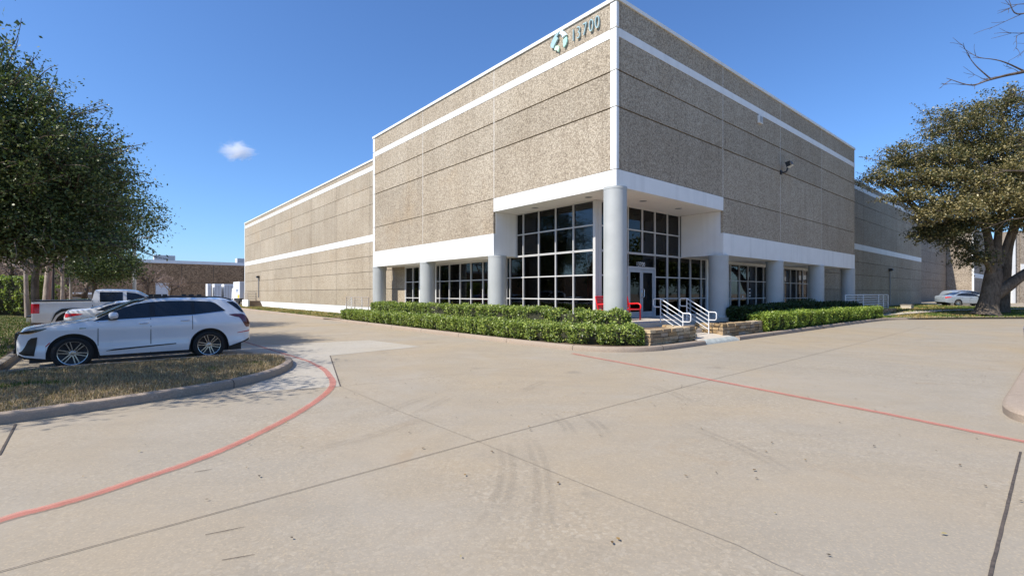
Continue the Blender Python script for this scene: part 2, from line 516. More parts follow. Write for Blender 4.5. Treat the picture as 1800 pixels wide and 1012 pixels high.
def catmull(pts, sub=6, closed=False):
    P = [np.array(p, float) for p in pts]; out = []
    n = len(P)
    for i in range(n if closed else n - 1):
        p0 = P[(i - 1) % n] if (closed or i > 0) else 2 * P[0] - P[1]
        p1 = P[i]; p2 = P[(i + 1) % n]
        p3 = P[(i + 2) % n] if (closed or i + 2 < n) else 2 * P[-1] - P[-2]
        for k in range(sub):
            t = k / sub
            out.append(0.5 * ((2 * p1) + (-p0 + p2) * t + (2 * p0 - 5 * p1 + 4 * p2 - p3) * t * t + (-p0 + 3 * p1 - 3 * p2 + p3) * t ** 3))
    if not closed: out.append(P[-1])
    return [tuple(p) for p in out]


def normals2d(pts):
    out = []
    for i in range(len(pts)):
        a = np.array(pts[max(i - 1, 0)][:2]); b = np.array(pts[min(i + 1, len(pts) - 1)][:2])
        d = b - a; d /= (np.hypot(*d) + 1e-9)
        out.append(np.array([-d[1], d[0]]))
    return out


def sweep(pts, prof, zf=lambda x, y: 0.0):
    """profile (offset to the left of travel, height) swept along a ground polyline"""
    N = normals2d(pts); rows = []
    for p, n in zip(pts, N):
        z0 = zf(p[0], p[1])
        rows.append([(p[0] + n[0] * d, p[1] + n[1] * d, z0 + h) for d, h in prof])
    mb = MB(); mb.grid(rows)
    k = len(prof); last = (len(rows) - 1) * k
    mb.f.append(tuple(range(k))); mb.f.append(tuple(range(last, last + k))[::-1])
    return mb


KERB = [(0, -0.04), (-0.005, 0.09), (0.02, 0.135), (0.06, 0.15), (0.15, 0.15), (0.165, 0.10), (0.165, -0.04)]
KERBW = [(0, -0.04), (-0.005, 0.10), (0.02, 0.135), (0.06, 0.155), (0.33, 0.16), (0.345, 0.10), (0.345, -0.04)]


def strip(pts, w, z=0.004, wobble=0.0, zf=None):
    N = normals2d(pts); rows = []
    for i, (p, n) in enumerate(zip(pts, N)):
        ww = w[i] if hasattr(w, '__len__') else w
        a, b = ww / 2 * (1 + wobble * rng.uniform(-1, 1)), ww / 2 * (1 + wobble * rng.uniform(-1, 1))
        zz = z + (zf(p[0], p[1]) if zf else 0)
        rows.append([(p[0] - n[0] * a, p[1] - n[1] * a, zz), (p[0] + n[0] * b, p[1] + n[1] * b, zz)])
    mb = MB(); mb.grid(rows, flip=True)
    return mb


def sheet(name, poly, z, mat, kind='structure', frame='W'):
    mb = MB(); mb.add([(x, y, z) for x, y in poly], [tuple(range(len(poly)))])
    return tag(mb.build(name, mat, frame=frame), kind=kind)


def densify(pts, step):
    out = []
    for a, b in zip(pts[:-1], pts[1:]):
        n = max(1, int(math.hypot(b[0] - a[0], b[1] - a[1]) / step))
        for k in range(n): out.append((a[0] + (b[0] - a[0]) * k / n, a[1] + (b[1] - a[1]) * k / n))
    out.append(pts[-1]); return out


# new, paler slab round the island end
sheet('concrete_patch', [(-9.2, 15.6), (-5.3, 17.9), (-2.98, 15.75), (-5.09, 13.46), (-3.22, 9.03), (-4.75, 8.45), (-5.0, 9.6), (-5.0, 10.4), (-5.4, 11.9), (-6.0, 12.7), (-7.6, 14.0)], 0.004, M['patch'])

# slab joints
JOINTS = [([(-7.0, -0.6), (-3.21, 3.02), (-0.4, 5.67), (3.93, 9.62), (12.82, 17.4), (22, 25.6)], 0.008, 'crack'),
          ([(-5.53, 5.19), (-6.62, 6.42)], 0.022, 'crack'),
          ([(-3.22, 9.03), (-5.09, 13.46)], 0.022, 'crack'),
          ([(2.0, 2.1), (2.96, 2.98), (5.6, 5.3)], 0.020, 'crack'),
          ([(-6.43, 6.04), (-6.09, 6.73), (-4.73, 8.0), (-4.4, 8.35), (-3.22, 9.03), (1.26, 11.9)], 0.0065, 'crackfaint'),
          ([(-3.22, 9.03), (-1.69, 7.15), (-0.4, 5.67), (0.54, 4.53), (1.57, 3.33), (1.69, 3.12), (2.4, 2.2)], 0.0045, 'crackfaint'),
          ([(5.2, 12.6), (6.32, 11.75), (7.24, 11.0), (8.11, 9.9), (8.91, 9.0)], 0.008, 'crackfaint'),
          ([(9.5, 14.6), (14.0, 11.2), (20, 6.6)], 0.012, 'crackfaint'),
          ([(-14.0, 24.2), (-8.4, 27.2)], 0.02, 'crackfaint')]
for pts, w, m in JOINTS:
    tag(strip(densify(pts, 0.12), w, 0.008, 0.14).build('slab_joint', M[m]), kind='structure')

# red fire lane lines and the yellow line
redL = catmull([(-4.3, 2.7), (-3.93, 3.69), (-3.79, 3.89), (-3.63, 4.15), (-3.48, 4.53), (-3.32, 4.93), (-3.21, 5.42), (-3.14, 6.17), (-3.12, 7.1), (-3.2, 8.13), (-3.36, 8.97), (-3.58, 9.6), (-3.88, 10.21), (-4.28, 10.97), (-4.7, 11.6)], 8)
tag(strip(redL, 0.12, 0.012, 0.10).build('fire_lane_line', M['red']), kind='structure')
redLf = catmull([(-4.7, 11.6), (-5.2, 12.3), (-5.78, 12.97), (-7.28, 14.66), (-8.56, 16.09), (-9.8, 17.5)], 8)
tag(strip(redLf, 0.09, 0.012, 0.2).build('fire_lane_line', M['redfaint']), kind='structure')
redR = catmull([(1.75, 13.9), (2.17, 13.1), (2.92, 11.75), (3.57, 10.5), (4.12, 9.46), (4.6, 8.52), (5.01, 7.71), (5.39, 7.0), (5.66, 6.4), (6.01, 5.65), (6.5, 4.6)], 8)
tag(strip(redR, 0.125, 0.012, 0.15).build('fire_lane_line', M['red']), kind='structure')
tag(strip(densify([(-14.5, 23.1), (-13.27, 23.88), (-8.81, 26.92)], 0.5), 0.16, 0.012, 0.15).build('yellow_line', M['yellow']), kind='structure')

# tyre marks of turning cars
MARKS = [[(-1.3, 8.3), (-1.65, 7.6), (-1.9, 6.8)], [(-1.0, 8.2), (-1.25, 7.4), (-1.45, 6.6)],
         [(-0.1, 5.6), (-0.05, 4.9), (-0.08, 4.2), (-0.2, 3.6)], [(0.2, 5.8), (0.28, 5.0), (0.27, 4.2), (0.2, 3.4)],
         [(0.55, 7.0), (0.7, 6.4), (0.72, 5.9)], [(0.95, 7.1), (1.12, 6.4), (1.16, 5.8)],
         [(0.7, 9.6), (0.35, 8.9), (0.2, 8.4)], [(2.2, 6.6), (2.6, 5.4), (2.7, 4.6)], [(2.6, 9.2), (2.8, 8.3), (2.85, 7.6)],
         [(-2.3, 5.2), (-1.7, 5.9), (-1.2, 6.8)], [(9.0, 20.0), (11.5, 19.0), (14.5, 17.0)], [(9.3, 17.8), (12.0, 16.6), (15, 14.8)]]
for p in MARKS:
    c = catmull(p, 12); N = normals2d(c)
    for off in (-0.055, 0.055):
        mb = MB(); n = len(c); rows = []
        for q, nn in zip(c, N):
            rows.append([(q[0] + nn[0] * (off + d), q[1] + nn[1] * (off + d), 0.0155) for d in (0.045, 0.03, 0.0, -0.03, -0.045)])
        mb.grid(rows); mb.c = []
        for i in range(n):
            e = math.sin(math.pi * i / (n - 1)) ** 0.6
            mb.c += [(k * e,) * 3 for k in (0.0, 0.7, 1.0, 0.7, 0.0)]
        tag(mb.build('tyre_mark', M['mark']), kind='structure')

# ------------------------------------------------------------------ grass islands and kerbs
outer = [(-12.5, -1.0), (-9.2, 3.4), (-7.5, 5.55), (-6.94, 6.23), (-6.5, 6.75), (-6.05, 7.35), (-5.62, 7.98), (-5.22, 8.7), (-5.0, 9.5), (-4.98, 10.3), (-5.12, 11.1), (-5.38, 11.8), (-5.75, 12.4), (-6.25, 12.78), (-6.9, 12.9)]
outer = catmull(outer, 5)
inner = [(-6.9, 12.9), (-7.55, 12.68), (-8.3, 12.05), (-9.5, 11.02), (-10.75, 9.95)]
inner = catmull(inner, 5)
front = [(-10.75, 9.95), (-20.75, 21.76), (-27.2, 29.4)]
front = densify(front, 1.0)
isl = thing('kerb', 'rounded concrete kerb around the dormant grass island beside the white SUV', 'kerb', (-6, 9, 0))
sweep(outer + inner[1:], KERB).build('kerb_edge', M['kerb'], isl, autosm=40)
sweep(front, KERB).build('kerb_edge', M['kerbgrey'], isl, autosm=40)

lawnpoly = [(p[0] - 0.1, p[1]) for p in outer] + inner[1:] + front[1:] + [(-60, 45), (-90, 30), (-60, -2)]


def tri_fill(name, poly, z, mat, zf=None, frame='W'):
    from mathutils.geometry import tessellate_polygon
    t = tessellate_polygon([[Vector((x, y, 0)) for x, y in poly]])
    mb = MB(); mb.add([(x, y, z + (zf(x, y) if zf else 0)) for x, y in poly], [tuple(q) for q in t])
    return tag(mb.build(name, mat, frame=frame), kind='structure')


tri_fill('lawn', lawnpoly, 0.12, M['grassbase'])


def inpoly(P, poly):
    poly = np.array(poly); x, y = P[:, 0], P[:, 1]
    r = np.zeros(len(P), bool); j = len(poly) - 1
    for i in range(len(poly)):
        xi, yi = poly[i]; xj, yj = poly[j]
        c = ((yi > y) != (yj > y)) & (x < (xj - xi) * (y - yi) / (yj - yi + 1e-12) + xi)
        r ^= c; j = i
    return r


def vnoise(P, s, seed=0):
    """cheap smooth 2-d value noise in 0..1"""
    r = np.random.default_rng(seed); T = r.random((64, 64))
    q = P * s; i = np.floor(q).astype(int); f = q - i; f = f * f * (3 - 2 * f)
    a = T[i[:, 0] % 64, i[:, 1] % 64]; b = T[(i[:, 0] + 1) % 64, i[:, 1] % 64]
    c = T[i[:, 0] % 64, (i[:, 1] + 1) % 64]; d = T[(i[:, 0] + 1) % 64, (i[:, 1] + 1) % 64]
    return (a * (1 - f[:, 0]) + b * f[:, 0]) * (1 - f[:, 1]) + (c * (1 - f[:, 0]) + d * f[:, 0]) * f[:, 1]


def blades(name, poly, dens, h, w, z, palette, gpal, green, seed, zf=None, box=None):
    r = np.random.default_rng(seed)
    A = np.array(poly); lo = A.min(0); hi = A.max(0)
    if box: lo = np.maximum(lo, box[:2]); hi = np.minimum(hi, box[2:])
    n = int((hi - lo).prod() * dens)
    P = r.uniform(lo, hi, (n, 2)); P = P[inpoly(P, poly)]
    g = vnoise(P, 0.8, seed + 1) * 0.6 + vnoise(P, 2.3, seed + 2) * 0.4
    keep = r.random(len(P)) < 0.55 + 0.45 * vnoise(P, 1.7, seed + 3)
    P = P[keep]; g = g[keep]; n = len(P)
    hh = h * r.uniform(0.5, 1.3, n); az = r.uniform(0, 2 * np.pi, n)
    lean = r.uniform(0.1, 0.9, n) * hh
    ww = w * r.uniform(0.7, 1.3, n)
    sx, sy = -np.sin(az) * ww / 2, np.cos(az) * ww / 2
    lx, ly = np.cos(az) * lean, np.sin(az) * lean
    zz = np.full(n, z) if zf is None else np.array([z + zf(x, y) for x, y in P])
    V = np.empty((n, 4, 3))
    V[:, 0] = np.c_[P[:, 0] - sx, P[:, 1] - sy, zz - 0.01]
    V[:, 1] = np.c_[P[:, 0] + sx, P[:, 1] + sy, zz - 0.01]
    V[:, 2] = np.c_[P[:, 0] + sx * 0.3 + lx, P[:, 1] + sy * 0.3 + ly, zz + hh]
    V[:, 3] = np.c_[P[:, 0] - sx * 0.3 + lx, P[:, 1] - sy * 0.3 + ly, zz + hh * 0.96]
    pal = np.array(palette); gp = np.array(gpal)
    T = pal[r.integers(0, len(pal), n)] * r.uniform(0.7, 1.25, (n, 1))
    isg = g > (1 - green) + r.uniform(-0.06, 0.06, n)
    T[isg] = gp[r.integers(0, len(gp), isg.sum())] * r.uniform(0.7, 1.25, (isg.sum(), 1))
    o = np_mesh(name, V.reshape(-1, 3), np.arange(n * 4).reshape(n, 4), M['blade'], tint=np.repeat(T, 4, 0))
    return o


TAN = [(0.42, 0.31, 0.19), (0.33, 0.235, 0.14), (0.52, 0.41, 0.27), (0.23, 0.165, 0.10), (0.38, 0.29, 0.16)]
GRN = [(0.09, 0.14, 0.03), (0.13, 0.18, 0.04), (0.07, 0.11, 0.025)]
inl = [(p[0] - 0.14, p[1] - 0.02) for p in outer] + [(p[0] + 0.06, p[1] - 0.12) for p in inner[1:]]
isl_poly = inl + [(-13.5, 10.5), (-14, 0)]
tag(blades('grass', isl_poly, 1500, 0.05, 0.011, 0.12, TAN, GRN, 0.16, 11, box=(-13.5, 3.5, -4, 14)), 'dormant tan grass with green tufts on the island', 'grass', kind='stuff')
lawn2 = [(-11.0, 9.9), (-21.0, 21.7), (-27.4, 29.3), (-45, 40), (-45, 20), (-20, 9)]
tag(blades('grass', lawn2, 220, 0.06, 0.03, 0.12, [(0.30, 0.25, 0.12), (0.24, 0.22, 0.09), (0.36, 0.30, 0.16)], GRN, 0.60, 12), 'patchy green lawn left of the parked vehicles', 'grass', kind='stuff')

# kerb round the building bed
bk = [(70, -2.3), (44, -2.3), (30, -2.3), (19, -2.42), (14, -2.52), (8, -2.60), (4, -2.60), (1.5, -2.58), (0.2, -2.5), (-0.8, -2.25), (-1.55, -1.7), (-1.95, -0.9), (-2.08, 0.2), (-2.1, 2.1)]
bk2 = [(-2.1, 4.6), (-2.1, 7), (-2.1, 12), (-2.05, 18), (-2.1, 21.9), (-2.35, 25.3), (-3.4, 28.0), (-5.2, 31.0), (-7.9, 34.6), (-13, 42)]


def bl(pts): return [bw(b, a) for a, b in pts]


kroot = thing('kerb', 'long tan kerb along the clipped hedges in front of the building', 'kerb', (*bw(-2.5, 0.0), 0))
sweep(bl(catmull(bk, 5)), KERB).build('kerb_edge', M['kerb'], kroot, autosm=40)
sweep(bl(catmull(bk2, 5)), KERB).build('kerb_edge', M['kerb'], kroot, autosm=40)
# dropped kerb with worn blue paint at the walkway
sweep(bl(densify([(-2.1, 2.1), (-2.1, 4.6)], 0.5)), [(0, -0.02), (0.02, 0.03), (0.10, 0.09), (0.22, 0.13), (0.3, 0.135), (0.3, -0.02)]).build('dropped_kerb', M['ramp'], kroot, autosm=40)

KJ = [(-0.004, -0.04), (-0.009, 0.092), (0.017, 0.139), (0.059, 0.154), (0.151, 0.154), (0.169, 0.102), (0.169, -0.04)]


def kerb_joints(pts, every, root, start=0.8):
    acc = 0.0; nxt = start
    for a, b in zip(pts[:-1], pts[1:]):
        L_ = math.hypot(b[0] - a[0], b[1] - a[1])
        while nxt <= acc + L_:
            t = (nxt - acc) / L_; d = ((b[0] - a[0]) / L_, (b[1] - a[1]) / L_)
            p = (a[0] + (b[0] - a[0]) * t, a[1] + (b[1] - a[1]) * t)
            if math.hypot(*p) < 32: sweep([p, (p[0] + d[0] * 0.014, p[1] + d[1] * 0.014)], KJ).build('kerb_joint', M['crack'], root)
            nxt += every
        acc += L_


kerb_joints(outer + inner[1:], 3.05, isl, 6.25)
kerb_joints(bl(catmull(bk, 5)), 3.0, kroot, 1.2)
kerb_joints(bl(catmull(bk2, 5)), 3.0, kroot, 0.05)

# planting beds behind the kerb (frame B polygons are (b, a) order)
bed1 = [(-2.45, 22), (-2.40, 14), (-2.47, 8), (-2.47, 3.5), (-2.42, 0.6), (-2.1, -0.75), (-1.6, -1.4), (-0.8, -1.85), (0.3, -1.96), (2.2, -1.97), (2.2, 0.0), (-0.1, 0.2), (-0.1, 22)]
mb = MB(); mb.add([(x, y, 0.11) for x, y in bed1], [tuple(range(len(bed1)))])
tag(mb.build('planting_bed', M['mulch'], frame='B'), kind='structure')
bed2 = [(4.6, -1.97), (12, -1.97), (18, -1.92), (22, -1.95), (25, -2.2), (27, -2.8), (27, 1.9), (4.6, 1.9)]
mb = MB(); mb.add([(x, y, 0.11) for x, y in bed2], [tuple(range(len(bed2)))])
tag(mb.build('planting_bed', M['mulch'], frame='B'), kind='structure')
# walkway up to the steps
mb = MB(); mb.grid([[(2.1, -1.85, 0.125), (4.62, -1.85, 0.125)], [(2.1, -1.3, 0.215), (4.62, -1.3, 0.215)], [(2.1, -0.25, 0.235), (4.62, -0.25, 0.235)]])
tag(mb.build('walkway', M['slab'], frame='B'), kind='structure')

# turf strip at the long wall, and the oak island on the right
strip1 = [(-2.15, 22), (-2.15, 68), (1.25, 68), (1.25, 19.7), (-0.1, 19.7), (-0.1, 22)]
mb = MB(); mb.add([(x, y, 0.115) for x, y in strip1], [tuple(range(len(strip1)))])
tag(mb.build('turf_strip', M['lawn'], frame='B'), kind='structure')
sw = [bw(b, a) for b, a in strip1]
DRY = [(0.42, 0.30, 0.12), (0.36, 0.25, 0.10), (0.46, 0.36, 0.16)]
tag(blades('grass', sw, 90, 0.06, 0.05, 0.115, DRY, GRN, 0.42, 13), 'straw coloured turf strip along the long warehouse wall', 'grass', kind='stuff')


def iz(x, y): return 0.10 + 0.34 * sstep((y - 31) / 10)


oakkerb = bl([(-2.3, 26.0), (-3.6, 28.0), (-5.4, 31.0), (-8.1, 34.6), (-13.2, 42)])
isl2 = oakkerb + [(70, 38), (70, 44.5), (44, 44.5), bw(60, 1.95)] + [bw(27, 1.95)]
N2 = densify(isl2 + [isl2[0]], 2.0)[:-1]
xs = np.arange(18, 72, 1.0); ys = np.arange(26, 66, 1.0)
G = np.array([[x, y] for x in xs for y in ys]); ins = inpoly(G, isl2)
from mathutils.geometry import delaunay_2d_cdt
pts2 = [Vector(p) for p in N2] + [Vector(p) for p in G[ins]]
res = delaunay_2d_cdt(pts2, [(i, (i + 1) % len(N2)) for i in range(len(N2))], [list(range(len(N2)))], 1, 1e-4)
mb = MB(); mb.add([(p.x, p.y, iz(p.x, p.y)) for p in res[0]], [tuple(f) for f in res[2]])
tag(mb.build('oak_island_turf', M['lawn'], smooth=True), kind='structure')
tag(blades('grass', isl2, 90, 0.07, 0.05, 0.0, DRY, [(0.12, 0.19, 0.03), (0.16, 0.22, 0.05), (0.08, 0.13, 0.025)], 0.55, 14, zf=iz), 'sunlit green and tan grass under the spreading oak', 'grass', kind='stuff')
# a path crossing that turf to the wing
mb = strip(densify([(24.5, 33.6), (34, 38.2), (44, 40.5), (60, 42.5)], 1.5), 1.5, 0.03, 0.0, iz)
tag(mb.build('path', M['slab']), kind='structure')

# right hand island
ri = catmull([(13.5, 12.5), (10.8, 10.2), (10.06, 9.56), (8.6, 8.3), (7.5, 7.35), (7.08, 6.9), (6.9, 6.5), (7.05, 6.1), (7.7, 5.75), (9.5, 5.2), (13.5, 4.2)], 5)
rk = thing('kerb', 'broad grey concrete kerb of the island at the right edge', 'kerb', (9, 7, 0))
sweep(ri, KERBW).build('kerb_edge', M['kerb'], rk, autosm=35)
tri_fill('island_turf', [(p[0] + 0.38, p[1] - 0.05 + (0.1 if p[1] < 6.5 else -0.1)) for p in ri], 0.11, M['grassbase'])
tag(blades('grass', [(13.2, 11.5), (10.5, 9.3), (8.3, 7.4), (7.6, 6.6), (8.2, 6.1), (13.2, 4.9)], 500, 0.06, 0.014, 0.11, TAN, GRN, 0.5, 15), 'short grass inside the right hand kerb island', 'grass', kind='stuff')

# ================================================================== the building
TOP = 11.80
ROWS = [(10.89, 11.80), (9.445, 10.56), (8.185, 9.395), (6.02, 8.135)]      # pebble rows between the reveals
bd = thing('office_building', 'large pebble concrete office and warehouse building with white bands and a columned corner entrance', 'building', (0, 0, 0), 'B')


def yface(a0, a1, z0, z1, mb, b0, b1):      # box with its face towards -b
    mb.box(b0, b1, a0, a1, z0, z1)


# --- tower: pebble panels standing 12 cm proud of a core wall
wl = MB(); wr = MB(); core = MB()
Ljoin = [0.27, 6.82, 13.18, 19.33]
Rjoin = [0.22, 7.60, 13.95, 20.26, 26.87]
G2 = 0.026
for z0, z1 in ROWS:
    for a0, a1 in zip(Ljoin[:-1], Ljoin[1:]):
        wl.box(0.0, 0.12, a0 + (G2 if a0 > 1 else 0), a1 - (G2 if a1 < 19 else 0), z0, z1)
    for b0, b1 in zip(Rjoin[:-1], Rjoin[1:]):
        wr.box(b0 + (G2 if b0 > 1 else 0), b1 - (G2 if b1 < 26 else 0), 0.0, 0.12, z0, z1)
    wr.box(0.125, 0.205, 0.0, 0.12, z0, z1)
for a0, a1 in ((6.85, 13.154), (13.206, 19.33)): wl.box(0.0, 0.12, a0, a1, 4.445, 5.985)
for b0, b1 in zip(Rjoin[1:-1], Rjoin[2:]):
    wr.box(b0 + 0.03, b1 - G2, 0.0, 0.12, 4.445, 5.985)
wl.build('wall', M['agg'], bd); wr.build('wall', M['agg'], bd)
core.box(0.121, 0.30, 0.121, 19.50, 6.0, 11.78)
core.box(0.301, 26.80, 0.121, 0.30, 6.0, 11.78)
core.box(0.121, 0.30, 6.84, 19.50, 3.50, 5.999)
core.box(7.62, 26.80, 0.121, 0.30, 3.50, 5.999)
core.box(26.70, 26.86, 0.302, 2.03, 3.5, 11.78)
core.box(0.302, 1.30, 19.40, 19.57, 3.5, 11.78)
core.build('wall_core', M['joint'], bd)
vj = MB()
for a in (6.82, 13.18): vj.box(0.006, 0.119, a - G2 + 0.001, a + G2 - 0.001, 4.45 if a > 7 else 6.02, 11.79)
for b in (7.60, 13.95, 20.26): vj.box(b - G2 + 0.001, b + G2 - 0.001, 0.006, 0.119, 4.45 if b > 8 else 6.02, 11.79)
vj.each('vertical_joint', mk('pale_sealant', (0.60, 0.56, 0.50), 0.8, 0.08, 3), bd)
# --- white bands, corner strip, fascias
fb = MB()
for z0, z1 in ((10.575, 10.875),):
    for a0, a1 in zip(Ljoin[:-1], Ljoin[1:]): fb.box(-0.012, 0.119, a0 + 0.001, a1 - 0.001, z0, z1)
    fb.build('white_band', M['white'], bd); fb = MB()
    fb.box(0.125, 7.594, -0.012, 0.119, z0, z1)
    for b0, b1 in zip(Rjoin[1:-1], Rjoin[2:]): fb.box(b0 + 0.001, b1 - 0.006, -0.012, 0.119, z0, z1)
fb.each('white_band', M['white'], bd)
cs = MB()
zc = [6.03, 8.15, 8.19, 9.41, 9.45, 10.86, 10.91, 11.77]
for z0, z1 in zip(zc[0::2], zc[1::2]):
    cs.box(-0.014, 0.122, 0.0, 0.262, z0, z1)
cs.build('corner_strip', M['white'], bd)
cs = MB()
for z0, z1 in zip(zc[0::2], zc[1::2]): cs.box(-0.014, 0.119, 19.338, 19.59, z0, z1)
cs.box(-0.014, 0.119, 19.338, 19.59, 4.46, 5.99)
cs.build('corner_strip', M['white'], bd)
lf = MB()
lf.box(-0.016, 0.1205, 0.0, 0.262, 5.41, 6.0); lf.box(-0.016, 0.119, 0.268, 6.82, 5.41, 6.0)
lf.box(0.121, 7.60, -0.016, 0.119, 5.41, 6.0)
lf.box(0.121, 0.26, 0.121, 6.82, 5.412, 6.0); lf.box(0.262, 7.60, 0.121, 0.26, 5.412, 6.0)
for a0, a1 in ((6.82, 13.175), (13.185, 19.59)): lf.box(-0.016, 0.119, a0, a1, 3.45, 4.43)
for b0, b1 in ((7.60, 13.945), (13.955, 20.255), (20.265, 26.87)): lf.box(b0, b1, -0.016, 0.119, 3.45, 4.43)
lf.each('fascia', M['white'], bd)
# jambs of the two-storey entrance bay and soffits
jm = MB()
jm.box(0.121, 1.318, 6.823, 7.02, 3.447, 5.408); jm.box(7.603, 7.80, 0.121, 2.048, 3.447, 5.408)
jm.each('entrance_jamb', M['white'], bd)
so = MB()
so.prism([(0.121, 0.121), (7.60, 0.121), (7.60, 2.6), (1.8, 2.6), (1.8, 6.82), (0.121, 6.82)], 5.414, 5.47)
so.box(0.121, 1.6, 7.022, 19.56, 3.452, 3.49); so.box(7.802, 26.84, 0.121, 2.3, 3.452, 3.49)
so.build('soffit', M['soffit'], bd)
for b, a in ((0.75, 4.9), (0.75, 1.9), (3.0, 1.0), (5.6, 1.0)):
    dl = MB(); dl.lathe([(0.001, 5.404), (0.12, 5.404), (0.15, 5.412)], 20, lambda x, y, z, b=b, a=a: (b + x, a + y, z))
    dl.build('downlight', M['steel'], bd)
dl = MB(); dl.lathe([(0.001, 3.40), (0.09, 3.41), (0.11, 3.45)], 16, lambda x, y, z: (16.5 + x, 1.0 + y, z)); dl.build('downlight', M['lens'], bd)
# --- parapet caps and roof
pc = MB()
pc.box(-0.05, 0.34, -0.05, 19.62, 11.80, 11.93); pc.box(0.341, 26.92, -0.05, 0.34, 11.80, 11.93)
pc.box(1.27, 1.66, 19.62, 64.15, 11.25, 11.37); pc.box(26.92, 61.3, 2.0, 2.39, 11.25, 11.37)
pc.each('parapet_cap', M['white'], bd)
rf = MB(); rf.box(0.31, 26.6, 0.31, 19.4, 11.3, 11.5); rf.box(1.7, 30, 19.6, 64.0, 10.8, 11.0); rf.box(26.87, 61.2, 2.45, 40, 10.8, 11.0)
rf.box(29.8, 30.0, 40.1, 64.0, 0.0, 10.7); rf.box(1.7, 30.0, 63.9, 64.08, 0.0, 10.7); rf.box(61.0, 61.2, 2.45, 40, 0.0, 10.7)
rf.each('roof', M['agggrey'], bd)

# --- long warehouse walls
Wrow = [(10.905, 11.25), (9.44, 10.555), (8.17, 9.41), (5.965, 8.14), (4.43, 5.45), (3.32, 4.40), (2.05, 3.29), (0.76, 2.02)]
wj = [19.59, 23.1, 29.76, 36.0, 42.3, 48.7, 55.0, 64.05]
w1 = MB(); c1 = MB(); b1_ = MB(); p1 = MB()
for z0, z1 in Wrow:
    for a0, a1 in zip(wj[:-1], wj[1:]): w1.box(1.32, 1.44, a0 + 0.015, a1 - 0.015 - (0.2 if a1 > 64 else 0), z0, z1)
c1.box(1.441, 1.60, 19.6, 64.0, 0.0, 11.25)
for a0, a1 in zip(wj[:-1], wj[1:]):
    b1_.box(1.305, 1.439, a0 + 0.006, a1 - 0.006, 10.57, 10.89); b1_.box(1.305, 1.439, a0 + 0.006, a1 - 0.006, 5.465, 5.95)
    p1.box(1.30, 1.439, a0 + 0.006, a1 - 0.006, -0.1, 0.74)
c2 = MB()
for z0, z1 in ((0.76, 5.45), (5.96, 10.56), (10.9, 11.25)): c2.box(1.30, 1.439, 63.83, 64.08, z0, z1)
c2.build('corner_strip', M['white'], bd)
w1.build('wall', M['agg'], bd); c1.build('wall_core', M['joint'], bd); b1_.each('white_band', M['white'], bd); p1.build('plinth', M['white'], bd)
wj = [26.87, 31.6, 37.4, 43.3, 49.5, 55.5, 61.28]
w1 = MB(); c1 = MB(); b1_ = MB()
Wrow2 = Wrow[:-1] + [(0.55, 2.02)]
for z0, z1 in Wrow2:
    for b0, b1 in zip(wj[:-1], wj[1:]): w1.box(b0 + 0.015, b1 - 0.015, 2.05, 2.17, z0, z1)
c1.box(26.9, 61.26, 2.171, 2.4, 0.0, 11.25)
for b0, b1 in zip(wj[:-1], wj[1:]):
    b1_.box(b0 + 0.006, b1 - 0.006, 2.035, 2.169, 10.57, 10.89); b1_.box(b0 + 0.006, b1 - 0.006, 2.035, 2.169, 5.465, 5.95)
w1.build('wall', M['agg'], bd); c1.build('wall_core', M['joint'], bd); b1_.each('white_band', M['white'], bd)
p1 = MB(); p1.box(26.9, 61.28, 2.03, 2.169, -0.1, 0.54); p1.build('plinth', M['agggrey'], bd)

# --- porch slab, recessed ground floor walls
FL = 0.68
pf = MB()
pf.prism([(-0.42, -0.26), (27.0, -0.26), (27.0, 2.05), (1.32, 2.05), (1.32, 19.6), (-0.42, 19.6)], 0.0, FL)
pf.build('porch_slab', M['slab'], bd)
gw = MB()
for z0, z1 in ((3.30, 3.448), (2.03, 3.28), (FL, 2.01)):
    gw.box(1.32, 1.46, 17.72, 19.58, z0, z1)
    gw.box(24.30, 26.9, 2.05, 2.19, z0, z1)
gw.each('recess_panel', M['agg'], bd)
gp = MB()
for a0, a1 in ((13.95, 14.10), (8.75, 8.90), (15.80, 15.86), (17.66, 17.715)): gp.box(1.30, 1.46, a0, a1, FL, 3.448)
gp.box(1.32, 1.46, 14.10, 15.80, FL, 3.448); gp.box(1.32, 1.46, 7.55, 8.75, FL, 3.448)
gp.box(10.02, 12.35, 2.05, 2.19, FL, 3.448); gp.box(17.42, 19.60, 2.05, 2.19, FL, 3.448); gp.box(24.20, 24.298, 2.03, 2.19, FL, 3.448)
gp.each('pier', M['white'], bd)

# --- columns
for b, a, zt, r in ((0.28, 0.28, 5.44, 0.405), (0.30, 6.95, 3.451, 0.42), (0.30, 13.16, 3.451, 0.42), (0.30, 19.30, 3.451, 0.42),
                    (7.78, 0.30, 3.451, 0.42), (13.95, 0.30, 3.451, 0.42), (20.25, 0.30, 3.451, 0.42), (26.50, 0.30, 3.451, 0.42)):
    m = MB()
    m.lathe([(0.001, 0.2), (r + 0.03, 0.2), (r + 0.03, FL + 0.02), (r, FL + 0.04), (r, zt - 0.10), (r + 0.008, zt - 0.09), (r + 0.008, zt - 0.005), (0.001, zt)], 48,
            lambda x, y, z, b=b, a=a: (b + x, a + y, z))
    m.build('column', M['colpaint'], bd, autosm=35)


